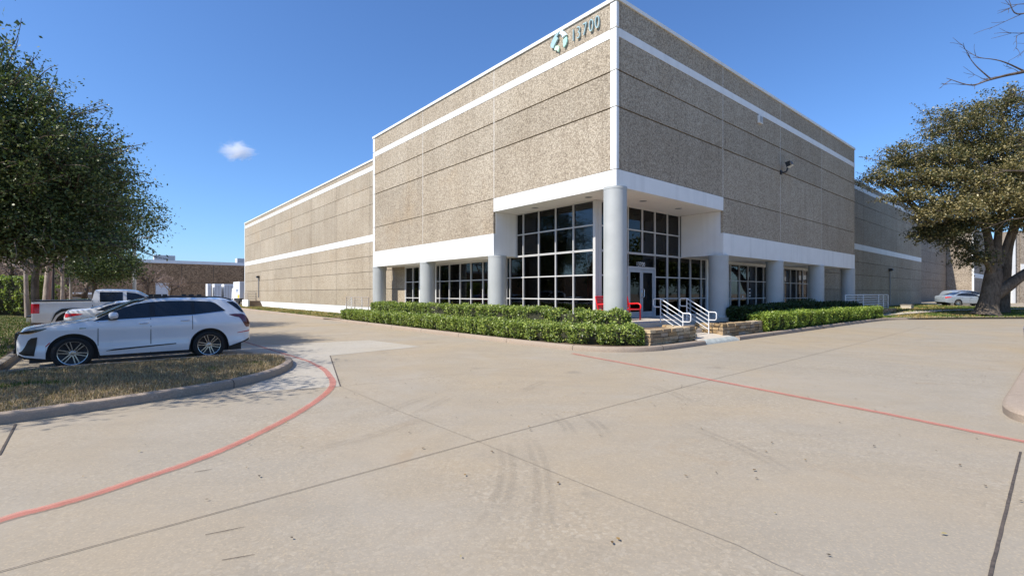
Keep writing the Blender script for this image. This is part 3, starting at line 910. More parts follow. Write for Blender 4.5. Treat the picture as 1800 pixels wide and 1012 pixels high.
# --- curtain walls: each is a window frame part with a pane as its sub-part
def curtain(axis, pos, us, zs, depth=0.11, w=0.047, skip=(), ends=True):
    """axis 'a': wall at b=pos, u runs along a.  axis 'b': wall at a=pos, u along b."""
    f = MB(); g = MB()
    def bx(m, u0, u1, d0, d1, z0, z1):
        if axis == 'a': m.box(pos + d0, pos + d1, u0, u1, z0, z1)
        else: m.box(u0, u1, pos + d0, pos + d1, z0, z1)
    for u in us: bx(f, u - w / 2, u + w / 2, -0.03, depth, zs[0], zs[-1])
    for z in zs:
        for u0, u1 in zip(us[:-1], us[1:]):
            if any(s[0] <= (u0 + u1) / 2 <= s[1] and s[2] <= z <= s[3] for s in skip): continue
            bx(f, u0 + w / 2, u1 - w / 2, -0.027, depth - 0.004, z - w / 2, z + w / 2)
    for u0, u1 in zip(us[:-1], us[1:]):
        for z0, z1 in zip(zs[:-1], zs[1:]):
            if any(s[0] <= (u0 + u1) / 2 <= s[1] and s[2] < (z0 + z1) / 2 < s[3] for s in skip): continue
            bx(g, u0 + w / 2, u1 - w / 2, 0.035, 0.045, z0 + w / 2, z1 - w / 2)
    fo = f.build('window', M['mullion'], bd)
    go = g.build('pane', M['glass'], fo)
    return fo


ZU = [3.46, 4.44, 5.40]; ZL = [FL + 0.03, 1.50, 2.47, 3.46]
# left side of the entrance bay: lower part runs on behind the column
curtain('a', 1.32, [2.12, 3.20, 4.22, 5.27, 6.30, 6.78], ZU)
curtain('a', 1.32, [2.12, 3.20, 4.22, 5.27, 6.30, 7.25, 7.50], [FL + 0.03, 1.50, 2.47, 3.43])
cp = MB(); cp.box(1.27, 1.44, 2.0, 2.09, FL, 5.40); cp.box(1.445, 1.62, 1.99, 2.08, FL, 5.40); cp.build('corner_post', M['mullion'], bd)
# right side of the entrance bay with the doors
curtain('b', 2.05, [1.66, 2.55, 3.43, 4.46, 5.42, 6.43, 7.45], ZU)
curtain('b', 2.05, [1.66, 2.55, 3.43], ZL[:-1] + [3.43])
curtain('b', 2.05, [5.42, 6.43, 7.45, 8.46, 9.50, 9.98], ZL[:-1] + [3.43])
curtain('b', 2.05, [3.43, 5.42], [2.86, 3.43])
# ground floor windows between the columns
curtain('a', 1.32, [8.93, 9.40, 10.45, 11.46, 12.53, 13.55, 13.92], [FL + 0.03, 1.45, 2.42, 3.35])
curtain('a', 1.32, [15.88, 16.69, 17.64], [FL + 0.03, 1.45, 2.44, 3.35])
curtain('b', 2.05, [12.40, 12.63, 13.69, 14.76, 15.83, 16.86, 17.38], [FL + 0.03, 1.45, 2.42, 3.32])
curtain('b', 2.05, [19.65, 19.95, 21.02, 22.06, 23.19, 24.17], [FL + 0.03, 1.42, 2.40, 3.32])
hd = MB()
hd.box(1.33, 1.42, 8.91, 13.94, 3.38, 3.449); hd.box(1.33, 1.42, 15.87, 17.65, 3.38, 3.449)
hd.box(12.36, 17.41, 2.06, 2.15, 3.35, 3.449); hd.box(19.62, 24.19, 2.06, 2.15, 3.35, 3.449)
hd.each('window_head', M['white'], bd)

# --- doors
dfm = MB()
dfm.box(3.46, 3.50, 2.03, 2.16, FL, 2.83); dfm.box(5.35, 5.39, 2.03, 2.16, FL, 2.83); dfm.box(3.50, 5.35, 2.03, 2.16, 2.77, 2.83)
dfm.build('door_frame', M['doorframe'], bd)
for k, (b0, b1) in enumerate(((3.505, 4.420), (4.430, 5.345))):
    m = MB(); z0, z1 = FL + 0.015, 2.765
    m.box(b0, b0 + 0.10, 2.055, 2.10, z0, z1); m.box(b1 - 0.10, b1, 2.055, 2.10, z0, z1)
    m.box(b0 + 0.10, b1 - 0.10, 2.055, 2.10, z0, z0 + 0.25); m.box(b0 + 0.10, b1 - 0.10, 2.055, 2.10, z1 - 0.12, z1)
    d = m.build('door', M['doorframe'], bd)
    m = MB(); m.box(b0 + 0.10, b1 - 0.10, 2.075, 2.082, z0 + 0.25, z1 - 0.12); m.build('door_glass', M['glass'], d)
    hb = b1 - 0.06 if k == 0 else b0 + 0.06
    m = MB(); m.tube([(hb, 2.055, 1.58), (hb, 1.99, 1.58), (hb + (0.03 if k else -0.03), 1.985, 1.60), (hb + (0.03 if k else -0.03), 1.985, 1.90), (hb, 1.99, 1.92), (hb, 2.055, 1.92)], 0.016, 8)
    m.build('handle', M['chrome'], d, autosm=50)


def text_mesh(txt, size, mapf, depth=0.0, shear=0.0, off=0.0):
    cu = bpy.data.curves.new('lettering', 'FONT'); cu.body = txt; cu.size = size; cu.extrude = depth; cu.align_x = 'LEFT'; cu.shear = shear
    cu.resolution_u = 6; cu.offset = off
    ob = bpy.data.objects.new('lettering', cu); COL.objects.link(ob)
    bpy.context.view_layer.update()
    me = ob.evaluated_get(bpy.context.evaluated_depsgraph_get()).to_mesh()
    m = MB(); m.add([mapf(*v.co) for v in me.vertices], [tuple(p.vertices) for p in me.polygons])
    ob.to_mesh_clear(); bpy.data.objects.remove(ob); bpy.data.curves.remove(cu)
    return m


# number on the glass over the doors
text_mesh('13700', 0.25, lambda x, y, z: (4.05 + x * 1.05, 2.074 + z, 2.92 + y)).build('door_number', M['decal'], bd)

# --- interior seen through the tinted glass
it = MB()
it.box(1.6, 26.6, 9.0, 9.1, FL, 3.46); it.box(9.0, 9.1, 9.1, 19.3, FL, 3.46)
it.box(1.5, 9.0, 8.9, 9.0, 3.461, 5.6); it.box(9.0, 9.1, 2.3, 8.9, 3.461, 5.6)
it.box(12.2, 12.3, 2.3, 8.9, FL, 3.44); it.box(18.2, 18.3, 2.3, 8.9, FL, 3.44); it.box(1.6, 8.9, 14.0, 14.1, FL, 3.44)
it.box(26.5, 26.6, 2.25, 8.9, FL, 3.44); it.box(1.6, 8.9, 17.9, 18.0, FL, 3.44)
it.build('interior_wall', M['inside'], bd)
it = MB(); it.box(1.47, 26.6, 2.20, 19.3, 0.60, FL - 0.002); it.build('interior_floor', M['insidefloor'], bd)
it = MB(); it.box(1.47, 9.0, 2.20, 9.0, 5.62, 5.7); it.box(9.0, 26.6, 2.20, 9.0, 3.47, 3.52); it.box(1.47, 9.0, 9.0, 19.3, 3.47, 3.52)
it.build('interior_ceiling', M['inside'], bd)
it = MB(); it.box(1.50, 1.60, 2.25, 6.8, 3.50, 4.41); it.build('spandrel', M['spandrel'], bd)
it = MB(); it.box(6.5, 8.5, 2.9, 3.0, FL, 3.40); it.box(1.75, 2.6, 2.75, 2.85, FL, 3.4); it.each('accent_wall', M['redwall'], bd)
sf = thing('red_sofa', 'red sofa inside the building behind the window right of the entrance', 'sofa', (16.9, 2.9, FL), 'B')
m = MB(); m.box(16.1, 17.8, 2.6, 3.3, FL + 0.08, FL + 0.45); m.build('seat', M['redbench'], sf)
m = MB(); m.box(16.1, 17.8, 3.05, 3.3, FL + 0.45, FL + 0.95); m.build('backrest', M['redbench'], sf)
m = MB()
for x, z, w, h in ((14.05, 1.72, 0.16, 0.07), (14.07, 1.52, 0.2, 0.07), (13.95, 1.40, 0.14, 0.06), (14.95, 1.95, 0.22, 0.07), (14.98, 1.72, 0.20, 0.09), (15.0, 1.55, 0.16, 0.09), (13.72, 1.62, 0.08, 0.14)):
    m.box(x, x + w, 2.078, 2.084, z, z + h)
m.each('notice', M['decal'], bd)

# ------------------------------------------------------------------ things fixed on the walls
sg = thing('building_number', 'pale blue metal number 13700 high on the sunlit corner of the building', 'number', (-0.012, 2.05, 11.13), 'B')
for ch, a in zip('13700', (2.06, 1.80, 1.50, 1.20, 0.92)):
    text_mesh(ch, 0.66, lambda x, y, z, a=a: (-0.05 - z, a - x * 0.72, 11.13 + y), 0.03, off=-0.012).build('digit', M['signblue'], sg)
lg = thing('logo_sign', 'abstract logo of four pastel leaf shapes beside the building number', 'logo', (-0.02, 2.65, 11.0), 'B')
LP = {'signblue': [(2.65, 11.79), (2.88, 11.73), (3.03, 11.59), (3.13, 11.43), (3.1, 11.33), (2.97, 11.26), (2.92, 11.35), (2.81, 11.46), (2.71, 11.55), (2.8, 11.63), (2.71, 11.72)],
      'signpale': [(2.61, 11.77), (2.49, 11.75), (2.36, 11.64), (2.26, 11.5), (2.36, 11.51), (2.5, 11.48), (2.53, 11.6), (2.65, 11.68)],
      'signmint': [(2.28, 11.44), (2.25, 11.35), (2.25, 11.26), (2.3, 11.15), (2.42, 11.07), (2.45, 11.24), (2.46, 11.36), (2.37, 11.41)],
      'signgreen': [(2.92, 11.2), (2.85, 11.3), (2.7, 11.26), (2.66, 11.15), (2.71, 11.01), (2.78, 11.11), (2.89, 11.15)]}
for k, p in LP.items():
    m = MB(); m.prism(p, -0.085, -0.02, lambda u, v, w: (w, u, v)); m.build('leaf_shape', M[k], lg)

fl = thing('floodlight', 'black floodlight on a curved arm high on the shaded facade', 'floodlight', (13.95, -0.01, 8.1), 'B')
m = MB(); m.box(13.86, 14.04, -0.05, -0.002, 8.02, 8.25); m.build('mount', M['black'], fl)
m = MB(); m.tube(catmull([(13.95, -0.05, 8.13), (13.99, -0.16, 8.12), (14.04, -0.26, 8.17), (14.07, -0.30, 8.32), (14.07, -0.30, 8.46)], 4), 0.04, 8); m.build('arm', M['black'], fl, autosm=50)
m = MB(); m.prism([(0, 0), (0.24, 0.05), (0.34, -0.17), (0.08, -0.26)], 0, 0.34, lambda u, v, w: (13.92 + w, -0.22 - u, 8.62 + v)); m.build('lamp_head', M['black'], fl)
m = MB(); m.prism([(0.335, -0.155), (0.36, -0.165), (0.105, -0.275), (0.09, -0.25)], 0.04, 0.30, lambda u, v, w: (13.92 + w, -0.22 - u, 8.615 + v)); m.build('lens', M['lens'], fl)

vb = thing('wall_box', 'small white louvred box under the white band on the shaded facade', 'vent', (11.36, -0.01, 10.2), 'B')
m = MB(); m.box(11.13, 11.55, -0.09, -0.002, 10.13, 10.50); m.build('housing', M['white'], vb)
m = MB()
for k in range(5): m.box(11.18, 11.50, -0.105, -0.092, 10.18 + k * 0.06, 10.21 + k * 0.06)
m.build('louvre', M['steel'], vb)


def sconce(label, pos, side, ztop, zbot, white=False):
    b, a = pos
    t = thing('wall_light', label, 'wall light', (b, a, zbot), 'B', group='lights with conduit on the warehouse walls')
    out = (lambda d, s, z: (b - d, a + s, z)) if side == 'L' else (lambda d, s, z: (b + s, a - d, z))
    m = MB(); m.prism([(0.0, 0.0), (0.28, -0.02), (0.36, -0.22), (0.0, -0.30)], -0.16, 0.16, lambda u, v, w: out(u, w, ztop + v)); m.build('lamp_head', M['black'], t)
    m = MB(); m.prism([(0.05, -0.31), (0.34, -0.235), (0.34, -0.25), (0.05, -0.33)], -0.13, 0.13, lambda u, v, w: out(u, w, ztop + v)); m.build('lens', M['lens'], t)
    m = MB(); m.tube([out(0.08, 0.0, ztop - 0.3), out(0.08, 0.0, zbot)], 0.055, 8); m.build('conduit', M['steel'] if not white else M['rail'], t, autosm=50)
    return t


sconce('dark wall light with conduit beside the leftmost column', (1.30, 20.55), 'L', 3.95, 0.8)
sconce('dark wall light above the small steps at the far end of the long wall', (1.30, 55.8), 'L', 3.9, 1.2)
sconce('wall light with conduit on the shaded wing behind the white guard rail', (46.2, 2.03), 'R', 4.2, 0.6)

# ------------------------------------------------------------------ steps, rails
st = thing('front_steps', 'concrete entrance steps between two white handrails', 'steps', (3.15, -0.6, 0.2), 'B')
m = MB()
for k in range(3):
    y1 = -0.262 - k * 0.30
    m.box(2.12, 4.16, y1 - 0.30, y1, 0.10, FL - 0.148 * (k + 1))
m.build('step', M['slab'], st)


def handrail(label, b):
    t = thing('handrail', label, 'handrail', (b, -0.7, 0.2), 'B', group='white handrails of the entrance steps')
    y0, y1 = -0.28, -1.18
    zt0, zb0, zt1, zb1 = FL + 0.86, FL - 0.02, 0.235 + 0.80, 0.20
    m = MB(); m.tube([(b, y0, zb0), (b, y0, zt0)], 0.021, 8); m.build('post', M['rail'], t, autosm=50)
    m = MB(); m.tube([(b, y1, zb1), (b, y1, zt1)], 0.021, 8); m.build('post', M['rail'], t, autosm=50)
    m = MB()
    m.tube([(b, y0, zt0), (b, y1, zt1)], 0.021, 8)
    m.build('top_rail', M['rail'], t, autosm=50)
    for k in range(1, 5):
        d = k * 0.165
        q = MB(); q.tube([(b, y0, zt0 - d), (b, y1, zt1 - d)], 0.0125, 8); q.build('bar', M['rail'], t, autosm=50)
    for (y, z, s) in ((y0, zt0, 1), (y1, zt1, -1)):
        q = MB()
        q.tube([(b, y, z), (b, y + s * 0.24, z), (b, y + s * 0.29, z - 0.03), (b, y + s * 0.30, z - 0.07), (b, y + s * 0.30, z - 0.23), (b, y + s * 0.285, z - 0.27), (b, y + s * 0.24, z - 0.30), (b, y, z - 0.30)], 0.021, 8)
        q.build('end_loop', M['rail'], t, autosm=50)
    return t


handrail('white metal handrail on the left side of the entrance steps', 2.23)
handrail('white metal handrail on the right side of the entrance steps', 4.06)


def guard(label, pts, z0, h, nb, mat, posts, group='guard rails at the ends of the porch', r=0.022):
    o = pts[0]
    t = thing('guard_rail', label, 'guard rail', (o[0], o[1], z0), 'B', group=group)
    for (x, y) in posts:
        m = MB(); m.tube([(x, y, z0), (x, y, z0 + h)], r * 1.3, 8); m.build('post', mat, t, autosm=50)
    for k in range(nb):
        z = z0 + h - k * (h - 0.12) / (nb - 1) * 0.98
        m = MB(); m.tube([(x, y, z) for x, y in pts], r if k == 0 else r * 0.72, 8); m.build('bar', mat, t, autosm=50)
    return t


guard('white horizontal bar guard rail at the right end of the shaded facade', [(22.6, -0.6), (30.4, -0.6), (33.6, -0.5), (33.6, 1.5)], 0.50, 1.12, 7, M['rail'], [(22.6, -0.6), (26.5, -0.6), (30.4, -0.6), (32.0, -0.55), (33.6, -0.5), (33.6, 1.5)], r=0.03)
guard('brown and white guard rail at the left end of the porch behind the hedges', [(-0.25, 19.75), (-0.25, 22.0), (-0.25, 23.5)], 0.35, 1.12, 7, M['railbrown'], [(-0.25, 19.75), (-0.25, 22.0), (-0.25, 23.5)])
sr = thing('stair_rail', 'pale sloping stair rail at the foot of the long sunlit wall', 'handrail', (0.4, 23.6, 0.1), 'B')
for k in range(7):
    m = MB(); m.tube([(0.3, 22.1, 1.45 - k * 0.17), (0.3, 23.9, 1.45 - k * 0.17), (0.3, 25.0, 0.95 - k * 0.13)], 0.02, 6); m.build('bar', M['rail'], sr, autosm=50)
for y, z in ((22.1, 1.45), (23.9, 1.45), (25.0, 0.95)):
    m = MB(); m.tube([(0.3, y, 0.05), (0.3, y, z)], 0.028, 6); m.build('post', M['rail'], sr, autosm=50)

# small steps at the far end of the long wall
s2 = thing('side_steps', 'brown concrete steps with a small rail at the far end of the long wall', 'steps', (0.5, 55.8, 0.0), 'B')
m = MB()
m.box(-0.1, 1.29, 55.2, 57.2, 0.02, 0.80)
for k in range(4): m.box(-0.1, 1.29, 55.2 - 0.3 * (k + 1), 55.2 - 0.3 * k, 0.02, 0.64 - 0.16 * k)
m.build('step', mk('brown_concrete', (0.20, 0.15, 0.10), 0.9, 0.2, 4), s2)
m = MB()
for k in range(5): m.tube([(-0.1, 55.2, 1.85 - k * 0.21), (-0.1, 57.3, 1.85 - k * 0.21), (1.25, 57.3, 1.85 - k * 0.21)], 0.025, 6)
for p in ((-0.1, 55.2), (-0.1, 57.3), (-0.1, 56.2), (1.25, 57.3)): m.tube([(*p, 0.8), (*p, 1.85)], 0.03, 6)
m.build('rail', M['railbrown'], s2, autosm=50)
m = MB(); m.box(-0.3, -0.12, 54.2, 57.3, 0.0, 0.95); m.build('cheek_wall', M['white'], s2)


# ------------------------------------------------------------------ benches
def bench(label, b0, b1, a):
    t = thing('bench', label, 'bench', ((b0 + b1) / 2, a, FL), 'B')
    m = MB()
    for k in range(7):
        y = a - 0.52 + k * 0.072; m.bar((b0, y, FL + 0.44), (b1, y, FL + 0.44), 0.055, 0.022)
    m.tube([(b0, a - 0.55, FL + 0.43), (b1, a - 0.55, FL + 0.43)], 0.03, 8)
    m.build('seat', M['redbench'], t)
    m = MB()
    for k in range(7):
        z = 0.52 + k * 0.058; m.bar((b0, a - 0.04 + (z - 0.5) * 0.28, FL + z), (b1, a - 0.04 + (z - 0.5) * 0.28, FL + z), 0.022, 0.046)
    m.tube([(b0, a + 0.08, FL + 0.93), (b1, a + 0.08, FL + 0.93)], 0.026, 8)
    m.build('backrest', M['redbench'], t)
    for b in (b0, b1):
        m = MB(); m.tube([(b, a - 0.04, FL + 0.64), (b, a - 0.44, FL + 0.66), (b, a - 0.54, FL + 0.63), (b, a - 0.58, FL + 0.56), (b, a - 0.57, FL + 0.46)], 0.032, 8); m.build('armrest', M['redbench'], t, autosm=50)
        m = MB(); m.tube([(b, a - 0.55, FL + 0.44), (b, a - 0.55, FL)], 0.03, 8); m.build('leg', M['redbench'], t, autosm=50)
        m = MB(); m.tube([(b, a + 0.08, FL + 0.93), (b, a - 0.05, FL + 0.44), (b, a + 0.02, FL)], 0.03, 8); m.build('leg', M['redbench'], t, autosm=50)
    return t


bench('red metal slat bench behind the tall corner column', 0.84, 2.80, 1.55)


# ------------------------------------------------------------------ stone planter walls
def stone_wall(name, label, runs, z0, z1, thick=0.34, seed=1):
    r = random.Random(seed)
    t = thing(name, label, 'wall', (runs[0][0][0], runs[0][0][1], z0), 'B')
    pal = [(0.46, 0.33, 0.18), (0.52, 0.41, 0.26), (0.40, 0.28, 0.15), (0.55, 0.45, 0.31), (0.36, 0.27, 0.17), (0.48, 0.36, 0.22), (0.42, 0.36, 0.28)]
    courses = MB(); cap = MB(); corem = MB()
    for (p, q) in runs:
        p = np.array(p); q = np.array(q); Ld = np.hypot(*(q - p)); d = (q - p) / Ld; n = np.array([-d[1], d[0]])
        nc = 4; h = (z1 - z0) / nc
        for c in range(nc):
            u = -r.uniform(0, 0.12)
            while u < Ld:
                w = r.uniform(0.22, 0.55); u1 = min(u + w, Ld)
                if u1 - max(u, 0) > 0.05:
                    uu0 = max(u, 0) + 0.006; uu1 = u1 - 0.006
                    j = r.uniform(-0.022, 0.022); zz0 = z0 + c * h + 0.006; zz1 = z0 + (c + 1) * h - 0.008 + r.uniform(-0.012, 0.006)
                    col = np.array(r.choice(pal)) * r.uniform(0.8, 1.15)
                    tgt = cap if c == nc - 1 else courses
                    ov = 0.02 if c == nc - 1 else 0
                    o0 = -ov + j
                    vs = []; 
                    jit = lambda s=0.012: r.uniform(-s, s)
                    for zz in (zz0, zz1):
                        for (uu, w_) in ((uu0, o0), (uu1, o0), (uu1, thick - 0.01), (uu0, thick - 0.01)):
                            x = p + d * (uu + jit()) + n * (w_ + jit(0.015)); vs.append((x[0], x[1], zz + jit(0.008)))
                    # rounded top arris and a bulging face
                    tgt.add(vs, [(0, 3, 2, 1), (4, 5, 6, 7), (0, 1, 5, 4), (1, 2, 6, 5), (2, 3, 7, 6), (3, 0, 4, 7)], tuple(col))
                u += w
        a = p + d * 0.03 + n * 0.04; b = q - d * 0.03 + n * 0.04; e = q - d * 0.03 + n * (thick - 0.05); f = p + d * 0.03 + n * (thick - 0.05)
        corem.prism([tuple(a), tuple(b), tuple(e), tuple(f)], z0 - 0.1, z1 - 0.05)
    courses.build('course', M['stone'], t); cap.build('cap_stone', M['stone'], t); corem.build('mortar', M['joint'], t)
    return t


stone_wall('planter_wall', 'stacked limestone planter wall left of the entrance walkway', [((-0.45, -1.62), (2.38, -1.62)), ((2.38, -1.27), (2.38, -0.45))], 0.10, 0.60, seed=3)
stone_wall('planter_wall', 'stacked limestone planter wall right of the entrance walkway', [((4.62, -1.62), (7.9, -1.62)), ((4.62, -0.45), (4.62, -1.27))][:1] + [((4.28, -0.5), (4.28, -1.62))], 0.10, 0.60, thick=0.34, seed=5)
stone_wall('planter_wall', 'short stone wall end below the white guard rail', [((29.6, -1.0), (33.8, -1.0))], 0.10, 0.58, seed=8)
# soil behind the planter walls
for poly in ([(-0.4, -1.28), (2.05, -1.28), (2.05, -0.27), (-0.4, -0.27)], [(4.66, -1.28), (8.6, -1.28), (8.6, -0.27), (4.66, -0.27)]):
    mb = MB(); mb.prism(poly, 0.05, 0.52); tag(mb.build('planter_soil', M['mulch'], frame='B'), kind='structure')
ut = thing('utility_box', 'small tan concrete utility box on the grass before the shaded wing', 'utility box', (38.7, -0.7, 0.28), 'B')
m = MB(); m.box(38.2, 39.2, -1.1, -0.4, 0.2, 0.72); m.build('body', M['slab'], ut)
m = MB(); m.box(38.17, 39.23, -1.13, -0.37, 0.722, 0.78); m.build('lid', M['kerbgrey'], ut)

# ------------------------------------------------------------------ neighbouring buildings
b2 = thing('warehouse', 'grey precast warehouse with white corner posts beyond the spreading oak', 'building', (107, 6, 0.4), 'B')
w = MB(); wh = MB(); co_ = MB()
rows2 = [(0.3, 2.6), (2.63, 3.9), (3.93, 5.2), (5.23, 6.8), (6.83, 8.6), (8.63, 13.5)]
for z0, z1 in rows2:
    for b0 in range(62, 107, 9): w.box(b0 + 0.02, min(b0 + 9, 107) - 0.02, 6.0, 6.2, z0, z1)
    w.box(107.0, 107.2, 2.5, 5.95, z0, z1)
    for b0 in range(107, 150, 8): w.box(b0 + 0.25 + 0.02, b0 + 8, 2.3, 2.49, z0, z1)
co_.box(62, 107, 6.21, 6.5, 0, 13.5); co_.box(107.21, 107.5, 2.5, 6.2, 0, 13.5); co_.box(107.3, 150, 2.50, 2.8, 0, 13.5)
wh.box(106.9, 107.25, 2.2, 2.48, 0, 13.5); wh.box(107.3, 150, 2.27, 2.299, 4.6, 5.4); wh.box(62, 107, 5.96, 6.3, 13.51, 13.7); wh.box(107, 150, 2.2, 2.6, 13.51, 13.7)
w.build('wall', M['agggrey'], b2); co_.build('wall_core', M['joint'], b2); wh.build('white_trim', M['white'], b2)
m = MB(); m.box(62, 150, 6.6, 30, 13.0, 13.2); m.build('roof', M['agggrey'], b2)

b4 = thing('far_building', 'distant precast building with white corner post beyond the oak trunks', 'building', (72, 64, 0.4))
m = MB(); m.box(66.5, 67.5, 64, 65.6, 0.3, 10); m.box(67.6, 110, 64, 64.3, 0.3, 10); m.build('wall', M['agggrey'], b4)
m = MB(); m.box(66.2, 66.65, 63.7, 63.99, 0.3, 10.0); m.box(67.6, 110, 63.9, 63.99, 4.6, 5.6); m.build('white_trim', M['white'], b4)

b3 = thing('warehouse', 'long brown pebble concrete warehouse with a white roof edge behind the left trees', 'building', (-20, 97, 0), 'B')
w = MB(); wh = MB(); co_ = MB()
jj = [-120] + [-2.5 + 5.05 * k for k in range(-20, 8)]
for b0, b1 in zip(jj[:-1], jj[1:]):
    for z0, z1 in ((0, 3.68), (3.76, 7.15)): w.box(b0 + 0.045, b1 - 0.045, 97.0, 97.2, z0, z1)
co_.box(-120, 32, 97.15, 97.6, 0, 7.15)
wh.box(-120, 32, 96.9, 97.7, 7.16, 7.72)
w.build('wall', M['aggfar'], b3); co_.build('wall_core', mk('joint_pale', (0.34, 0.29, 0.24), 0.9), b3); wh.build('roof_edge', M['trailer'], b3)
m = MB(); m.box(-120, 32, 97.8, 130, 6.9, 7.1); m.build('roof', M['agggrey'], b3)
m = MB(); m.box(-6.4, -4.1, 96.9, 96.99, 0, 3.6)
for k in range(9): m.box(-6.35 + k * 0.25, -6.32 + k * 0.25, 96.87, 96.899, 0.1, 3.55)
m.build('dock_door', M['trailergrey'], b3)
m = MB(); m.box(-21, -18, 96.9, 96.99, 0, 2.6); m.build('dock_door', M['trailergrey'], b3)
for b0, s, lab in ((-6.5, 3.2, 'pale rooftop air unit seen above the brown warehouse beside the oak crown'), (6.9, 1.6, 'small rooftop air unit above the brown warehouse next to the long wall')):
    t = thing('rooftop_unit', lab, 'air unit', (b0, 100, 7.1), 'B')
    m = MB(); m.box(b0, b0 + s, 99, 101, 7.1, 8.75); m.build('casing', M['trailer'], t)
    m = MB()
    for k in range(6): m.box(b0 + 0.1, b0 + s - 0.1, 98.96, 98.99, 7.5 + k * 0.2, 7.6 + k * 0.2)
    m.build('louvre', M['steel'], t)
wlw = thing('dock_wall', 'low grey wall with a white top rail before the brown warehouse', 'wall', (-22, 88, 0), 'B')
m = MB(); m.box(-34, -14, 88, 88.3, 0, 1.5); m.build('wall', M['kerbgrey'], wlw)
m = MB(); m.box(-34, -14, 87.9, 88.4, 1.52, 1.85); m.build('rail', M['white'], wlw)

# ================================================================== vehicles
def interp(tab, x):
    return float(np.interp(x, [t[0] for t in tab], [t[1] for t in tab]))


def smooth_tab(tab, L, w):
    X = np.arange(0, L + 1e-6, 0.01); Y = np.interp(X, [t[0] for t in tab], [t[1] for t in tab])
    k = max(1, int(w / 0.01)); ker = np.hanning(2 * k + 1); ker /= ker.sum()
    Yp = np.r_[[Y[0]] * k, Y, [Y[-1]] * k]
    S = np.convolve(Yp, ker, 'valid')
    m = np.clip(np.minimum(X, L - X) / (2 * w), 0, 1)
    return list(zip(X, Y * (1 - m) + S * m))


